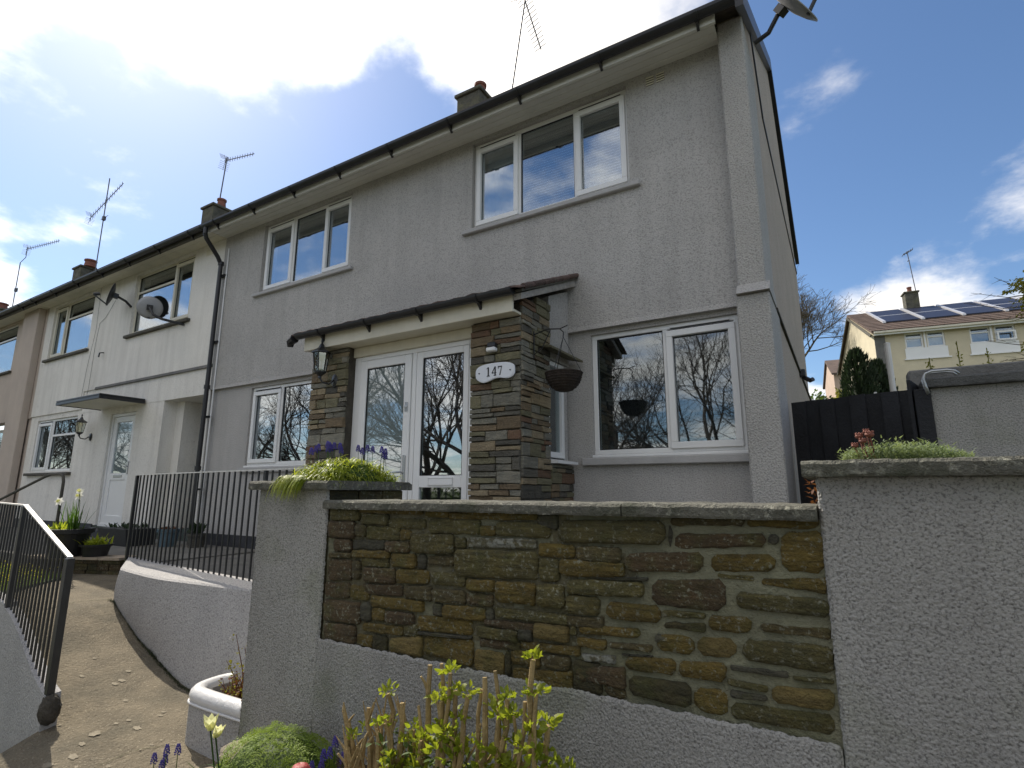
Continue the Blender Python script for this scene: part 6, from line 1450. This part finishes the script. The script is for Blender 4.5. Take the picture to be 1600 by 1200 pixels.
for z in (-.5, .5): b = MB(); b.bar(A_+nn_*.05+Vector((0, 0, z)), B_+nn_*.05+Vector((0, 0, z)), .04, .09); b.build('rail', 'fence_black', fe, fix=False)
settle(fe)
rw_ = thing('raised_garden_wall', 'raised grey rendered garden wall with mossy caps right of the black fence', 'wall')
b = MB(); b.box(.515, 3.6, 4.2, 4.42, -.9, .635); b.build('rendered_wall', 'garden_render', rw_, fix=False)
slab('cap', .485, 1.4, 4.155, 4.45, .637, .70, 'retaining_cap', rw_, 9, 30); slab('cap', 1.405, 3.6, 4.155, 4.45, .637, .70, 'retaining_cap', rw_, 10, 30)
boxo('back_wall', .445, 3.6, 4.50, 4.66, -.9, .815, 'concrete_dark', rw_, c=.01)
settle(rw_)
hr = thing('handrail', 'bent steel handrail loop at the left end of the mossy cap', 'handrail')
b = MB()
for dy in (0, .06): b.tube([(.497, 4.12+dy, .595), (.487, 4.12+dy, .64), (.480, 4.12+dy, .685), (.492, 4.12+dy, .718), (.525, 4.12+dy, .73), (.60, 4.12+dy, .73), (.637, 4.12+dy, .722), (.655, 4.12+dy, .702)], .0075, 8)
b.build('rail', 'steel', hr, smooth=True); settle(hr)
rng = random.Random(19)
for i, (x, lab, h) in enumerate([(.55, 'leftmost small yellow-green sprig behind the grey wall top', .10), (.70, 'tallest thin yellow-green sprig behind the grey wall top', .20), (.84, 'rightmost yellow-green sprig behind the grey wall top', .13)]):
    b = MB(); b.tube([(x*1.12, 4.85, .70), (x*1.12, 4.85, .86+h)], .003, 4)
    for k in range(22): leaf(b, (x*1.12+rng.gauss(0, .012), 4.85, .84+rng.uniform(0, h)), unit(rng), rng.uniform(.015, .03), .012, up=unit(rng))
    tag(b.build('sprig', 'leaf_yellow', None, fix=False), lab, 'plant')
b = MB(); b.tube([(.645, 8.3, -.8), (.645, 8.3, 1.87)], .034, 10); b.lathe([(0, 1.90), (.036, 1.885), (.036, 1.87)], (.645, 8.3, 0), 10)
tag(b.build('white_post', 'pole_white', None, smooth=False), 'tall white post standing behind the black fence', 'post')
for i, (x, z, h, lab) in enumerate([(.30, .86, .08, 'small pale fence peg left of the others above the black fence'), (.44, .87, .07, 'small pale fence peg in the middle above the black fence'), (.53, .89, .06, 'small pale fence peg nearest the white post')]):
    b = MB(); b.box(x*1.15-.012, x*1.15+.012, 6.3, 6.33, -.8, z+.10, .003); tag(b.build('garden_stake', 'pole_white', None, fix=False), lab, 'stake')

def leaf_cloud(b, c, r, n, size, rng, clump=0, squash=0):
    c = Vector(c); ctr = []
    if clump: ctr = [Vector((v.x*r[0], v.y*r[1], v.z*r[2]))*rng.uniform(.45, 1) for v in (unit(rng) for _ in range(clump))]
    for i in range(n):
        if clump: o_ = rng.choice(ctr); p = c+o_+Vector((rng.gauss(0, r[0]*.16), rng.gauss(0, r[1]*.16), rng.gauss(0, r[2]*.12)))
        else: v = unit(rng); p = c+Vector((v.x*r[0], v.y*r[1], v.z*r[2]))*rng.uniform(.7, 1)**.5
        quadleaf(b, p, size*rng.uniform(.6, 1.3), rng)
# dark conifers behind the fence
for i, (x, y, w_, h, lab) in enumerate([(.42, 12.0, .37, 3.32, 'dark evergreen conifer behind the black fence, the taller left one'), (.74, 12.3, .30, 3.08, 'dark evergreen conifer behind the fence, the right one by the white post')]):
    rng = random.Random(50+i); t = thing('conifer', lab, 'tree'); z0 = ground_z(x, y)-.02; b = MB()
    for k in range(9000):
        u = rng.random()**.75; a = rng.uniform(0, 6.28); rr = w_*(1-.05*u-.80*u**6)*(1+.22*math.sin(a*5+u*9)+.12*math.sin(a*11+u*23)); rr *= rng.uniform(.65, 1.04)
        c_ = Vector((x+rr*math.cos(a), y+rr*math.sin(a), z0+.2+u*h)); d = Vector((math.cos(a)*.4, math.sin(a)*.4, 1)).normalized(); s_ = d.cross(unit(rng)).normalized()*rng.uniform(.012, .022); l = rng.uniform(.05, .10); b.add([c_-s_, c_+s_, c_+d*l], [(0, 1, 2)])
    b.build('crown', 'conifer', t, fix=False); b = MB(); b.tube([(x, y, z0), (x, y, z0+h*.8)], [.07, .02], 8); b.lathe([(0, .2), (w_*.7, .4), (w_*.68, h*.5), (w_*.3, h*.85), (0, h*.95)], (x, y, z0), 10); b.build('trunk', 'conifer', t, fix=False); settle(t)
for i, (x, y, zt, rr, m_, lab, nm) in enumerate([(-.28, 14, 2.15, (.5, .5, .75), 'leaf_mid', 'green bush beside the gable corner behind the fence', 'bush'), (.28, 17, 2.75, (.42, .5, .7), 'leaf_yellow', 'yellow-green bush in front of the small pink house', 'bush'), (-1.0, 20, 3.0, (.9, .8, 1.2), 'leaf_mid', 'darker bush behind the gable corner lower down', 'bush')]):
    rng = random.Random(60+i); t = thing(nm, lab, 'bush'); b = MB(); leaf_cloud(b, (x, y, zt-rr[2]), rr, 2600, .05, rng, 26); b.build('foliage', m_, t, fix=False); b = MB(); gz = ground_z(x, y)
    for k in range(6): b.tube([(x+rng.uniform(-.1, .1), y, gz), (x+rng.gauss(0, rr[0]*.4), y+rng.gauss(0, .2), zt-rr[2]*.6)], [.03, .01], 5)
    b.build('stems', 'bark', t, fix=False); settle(t)
# leafy shrub leaning in at the right edge
rs = thing('climbing_shrub', 'yellow-green shrub with bare twigs leaning in at the right edge', 'shrub'); rng = random.Random(71); b = MB(); b2 = MB()
for z in [1.0+.06*k for k in range(19)]: leaf_cloud(b, (1.86+.08*math.sin(z*5), 7.0, z), (.24, .3, .10), 120, .022, rng, 5)
b.build('foliage', 'leaf_yellow', rs, fix=False); b2.tube([(1.95, 7.05, -.85), (1.9, 7.0, 1.0), (1.86, 7.0, 2.15)], [.05, .03, .015], 7)
for z, l, dz in ((1.92, .55, .10), (1.80, .62, .12), (1.72, .50, .02), (1.45, .5, .05), (1.40, .42, -.12), (1.33, .35, -.05), (1.95, .35, .2)):
    p = Vector((1.86, 7.0, z)); q = p+Vector((-l, 0, dz)); m1 = p.lerp(q, .5)+Vector((0, 0, -.05)); b2.tube([p, m1, q], [.007, .004, .0015], 4)
    for k in range(5): a = p.lerp(m1, .5).lerp(q, k/5); b2.tube([a, a+Vector((-.09, rng.uniform(-.05, .05), rng.uniform(-.05, .07)))], [.0025, .001], 4); 
    for k in range(10): leaf(b, p.lerp(q, rng.uniform(.2, 1)), unit(rng), .02, .01)
b2.build('branches', 'bark_mossy', rs, fix=False); settle(rs)

# cream house with solar panels
ch = thing('semi_detached_house', 'cream house uphill on the right with solar panels on its brown roof', 'house')
g = 1.4; E_, Rg = 6.36, 8.22; D_ = 8.0; Lh = 15.0; H = lambda o: o
b = MB(); wins = [(1.02, 1.62, 5.58, 6.20), (1.74, 2.32, 5.58, 6.20), (3.10, 3.74, 5.58, 6.20), (3.86, 4.48, 5.58, 6.20), (6.6, 7.3, 5.5, 6.2), (1.1, 2.4, 2.9, 4.0), (3.3, 4.6, 2.9, 4.0)]
wall_grid(b, .04, Lh, g, E_, 0, .25, wins); b.prism([(.0, g), (D_, g), (D_, E_), (D_/2, Rg-.03), (0, E_)], 'x', 0, .22); b.box(.2, Lh, D_-.2, D_, g, E_); b.build('wall', 'cream_render', ch, fix=False)
for k, (x0, x1, z0, z1) in enumerate(wins):
    b = MB(); ring(b, x0, x1, z0, z1, .04, .10, .06, 0)
    if k < 4: b.box(x0+.06, x1-.06, .04, .10, z1-.24, z1-.18)
    f = b.build('window', 'upvc', ch, fix=False); boxo('pane', x0+.05, x1-.05, .07, .08, z0+.05, z1-.05, 'glass_dull', f); boxo('room', x0-.02, x1+.02, .3, .32, z0-.02, z1+.02, 'curtain' if k < 2 else 'room', f)
    if k == 3: b = MB(); ring(b, x0+.02, x1-.04, z0+.02, z1-.26, -.14, -.10, .05, 0); b.build('open_sash', 'upvc', f, fix=False)
for x0, x1 in ((.98, 2.36), (3.06, 4.52)): b = MB(); b.box(x0, x1, -.03, -.002, 5.16, 5.57); b.box(x0+.66, x0+.72, -.035, -.002, 5.571, 6.22); b.box(x0-.05, x1+.08, -.06, -.002, 5.11, 5.158); b.build('window_panel', 'upvc', ch, fix=False)
b = MB(); slp = (Rg-E_)/(D_/2); 
b.prism([(-.28, E_-.28*slp+.02), (D_/2, Rg+.02), (D_+.28, E_-.28*slp+.02), (D_+.28, E_-.28*slp+.12), (D_/2, Rg+.12), (-.28, E_-.28*slp+.12)], 'x', -.12, Lh)
for k in range(14):
    ya = lerp(-.3, D_/2, k/14); za = E_+ya*slp+.12; b.prism([(ya, za), (ya+.32, za+.32*slp), (ya+.32, za+.32*slp+.004), (ya, za+.035)], 'x', -.13, Lh)
rf2 = b.build('roof', 'roof_far', ch, fix=False)
boxo('gutter', -.05, Lh, -.38, -.29, E_-.13, E_-.06, 'old_white', ch); boxo('fascia_board', -.05, Lh, -.28, -.24, E_-.2, E_+.0, 'upvc', ch)
b = MB(); b.prism([(-.25, E_-.14), (D_/2, Rg-.0), (D_/2, Rg-.10), (-.1, E_-.22)], 'x', -.16, -.121); b.prism([(D_+.25, E_-.14), (D_/2, Rg-.0), (D_/2, Rg-.10), (D_+.1, E_-.22)], 'x', -.16, -.121); b.build('bargeboard', 'slate_dark', ch)
b = MB(); b.box(.0, .36, -.03, -.002, g, E_-.2); b.build('weathered_strip', 'concrete_dark', ch, fix=False)
for k in range(4):
    x0 = .62+k*1.36; ya, yb = 1.0, 3.72; pn = MB()
    def sp_(y, o_): return (y, E_+y*slp+.17+o_)
    pn.prism([sp_(ya, 0), sp_(yb, 0), sp_(yb, .04), sp_(ya, .04)], 'x', x0+.09, x0+1.27); s_ = pn.build('solar_panel', 'solar', ch, fix=False)
    f = MB(); f.prism([sp_(ya-.02, -.01), sp_(yb+.02, -.01), sp_(yb+.02, .07), sp_(ya-.02, .07)], 'x', x0-.02, x0+.088); 
    ym = (ya+yb)/2; f.prism([sp_(ym-.02, .0405), sp_(ym+.02, .0405), sp_(ym+.02, .05), sp_(ym-.02, .05)], 'x', x0+.09, x0+1.27)
    if k == 3: f.prism([sp_(ya-.02, -.01), sp_(yb+.02, -.01), sp_(yb+.02, .07), sp_(ya-.02, .07)], 'x', x0+1.272, x0+1.37)
    f.build('panel_frame', 'alu', s_)
c = chimney(rf2, 2.45, D_/2-.15, .52, .5, 7.9, 8.98, 1, .10)
b = MB(); b.tube([(2.75, D_/2, 8.9), (2.62, D_/2, 11.15)], .02, 5); b.bar((2.45, D_/2, 11.0), (2.85, D_/2, 11.2), .03)
for k in range(5): b.bar((2.45+.09*k, D_/2-.2, 11.0+.05*k), (2.45+.09*k, D_/2+.2, 11.0+.05*k), .02)
b.bar((2.55, D_/2-.15, 10.6), (2.7, D_/2+.15, 10.75), .03); b.build('mast', 'aerial', c, fix=False)
ch.location = (1.60, 25.75, 0); ch.rotation_euler = (0, 0, R(8.6))
# small pinkish house further up
sh2 = thing('small_house', 'small pinkish house far up the hill beside the bare tree', 'house')
b = MB(); z0 = 5.5; b.prism([(0, z0), (6, z0), (6, 8.9), (3, 10.42), (0, 8.9)], 'x', 0, .3); b.box(.3, 7, 0, .3, z0, 8.9); b.box(.3, 7, 5.7, 6, z0, 8.9); b.build('wall', 'tan_render', sh2, fix=False)
b = MB(); b.prism([(-.3, 8.75), (3, 10.45), (6.3, 8.75), (6.3, 8.9), (3, 10.6), (-.3, 8.9)], 'x', -.15, 7.1); b.build('roof', 'roof_far', sh2)
b = MB(); ring(b, 1.6, 2.9, 7.6, 8.5, -.04, -.002, .08, 0); w2 = b.build('window', 'upvc', sh2, fix=False); boxo('pane', 1.68, 2.82, -.02, -.01, 7.68, 8.42, 'glass_dull', w2)
sh2.location = (.10, 47.5, 0); sh2.rotation_euler = (0, 0, R(7))

# ------------------------------------------------------------------ bare trees
def bare_tree(t, seed, h, spread, mt, levels=5, trunk_r=.16, loc=(0, 0, 0), up=.35, dens=1.0, thin=1.0):
    rng = random.Random(seed); tk = MB(); cr = MB()
    def grow(p, d, l, r, lev):
        n = 4 if lev < 3 else 3; pts = [p]; q = p.copy(); dd = d.copy()
        for k in range(n):
            dd = (dd+unit(rng)*.22+Vector((0, 0, up*.16))).normalized(); q = q+dd*l/n; pts.append(q.copy())
        rs_ = [max(.0035*thin, lerp(r, r*.62, k/n)) for k in range(n+1)]
        (tk if lev < 2 else cr).tube(pts, rs_, 7 if lev < 2 else (4 if lev < 4 else 3), False)
        if lev >= levels: return
        nb = (5 if lev == 0 else rng.choice([3, 4, 4, 5]) if lev < 3 else rng.choice([3, 4, 5])); nb = int(nb*dens+.5)
        for i in range(nb):
            k = rng.uniform(.35, 1.0) if lev else rng.uniform(.45, 1.0)
            if i == 0: k = 1.0
            j = min(n-1, int(k*n)); s = k*n-j; bp = pts[j].lerp(pts[j+1], s); ang = R(rng.uniform(22, 58)) if i else R(rng.uniform(5, 20))
            ax = dd.cross(unit(rng)); ax = ax.normalized() if ax.length > .01 else Vector((1, 0, 0)); nd = Matrix.Rotation(ang, 3, ax)@dd; nd = Vector((nd.x*spread, nd.y*spread, nd.z)).normalized()
            grow(bp, nd, l*rng.uniform(.58, .80), rs_[j]*rng.uniform(.50, .68) if i else rs_[-1]*.92, lev+1)
    grow(Vector((0, 0, -.1)), Vector((rng.uniform(-.05, .05), rng.uniform(-.05, .05), 1)), h*.33, trunk_r, 0)
    a = tk.build('trunk', mt, t, fix=False, smooth=True); c = cr.build('crown', mt, t, fix=False); return a, c
t = thing('bare_tree', 'large bare spreading tree beyond the gable, left of the cream house', 'tree', (-1.45, 32, ground_z(-1.45, 32)-.1)); bare_tree(t, 5, 10.6, 1.2, 'bark_mossy', 6, .26, thin=2.1, dens=1.12)
t = thing('bare_tree', 'bare tree mostly hidden behind the gable of the grey house', 'tree', (-4.5, 38, ground_z(-4.5, 38)-.1)); bare_tree(t, 8, 7.5, 1.1, 'bark', 5, .2, thin=2.5)
# the trees across the road that the windows reflect
kinds = []
for i, s in enumerate((101, 202, 303)):
    t = thing('street_tree', 'bare roadside tree across the road behind the camera', 'tree', group='bare trees across the road mirrored in the windows'); bare_tree(t, s, 9.8, 1.0, 'bark', 5, .17, thin=1.5, dens=1.0); kinds.append(t)
spots = [(-3.2, -7.6), (-6.8, -8.6), (-.4, -8.4), (-11.2, -7.8), (-14.2, -9.3), (-17.6, -7.8), (-22.5, -8.6), (-26.5, -7.9), (-31, -9.2), (-37, -8.2), (-46, -8.8), (-55, -8.2), (-66, -9), (4.5, -8.0), (10, -9.0), (-20, -9.6), (-50.5, -9.6), (-60, -9.6)]
rng = random.Random(15)
for i, (x, y) in enumerate(spots):
    o = kinds[i] if i < 3 else copy_tree(kinds[i % 3]); o.location = (x, y, -1.65); o.rotation_euler = (0, 0, rng.uniform(0, 6.28)); k = rng.uniform(.86, 1.08); o.scale = (k, k, k)
b = MB(); rng = random.Random(16)
for i in range(16000):
    x = rng.uniform(-75, 25); quadleaf(b, Vector((x, -11.5+rng.gauss(0, .5), -1.6+rng.random()**.7*(1.9+.7*noise.noise(Vector((x*.35, 0, 0)))))), .10, rng)
b.box(-75, 25, -11.8, -11.2, -1.65, -.3)
tag(b.build('hedge', 'leaf_mid', None, fix=False), 'long rough hedge across the road behind the camera', 'hedge')
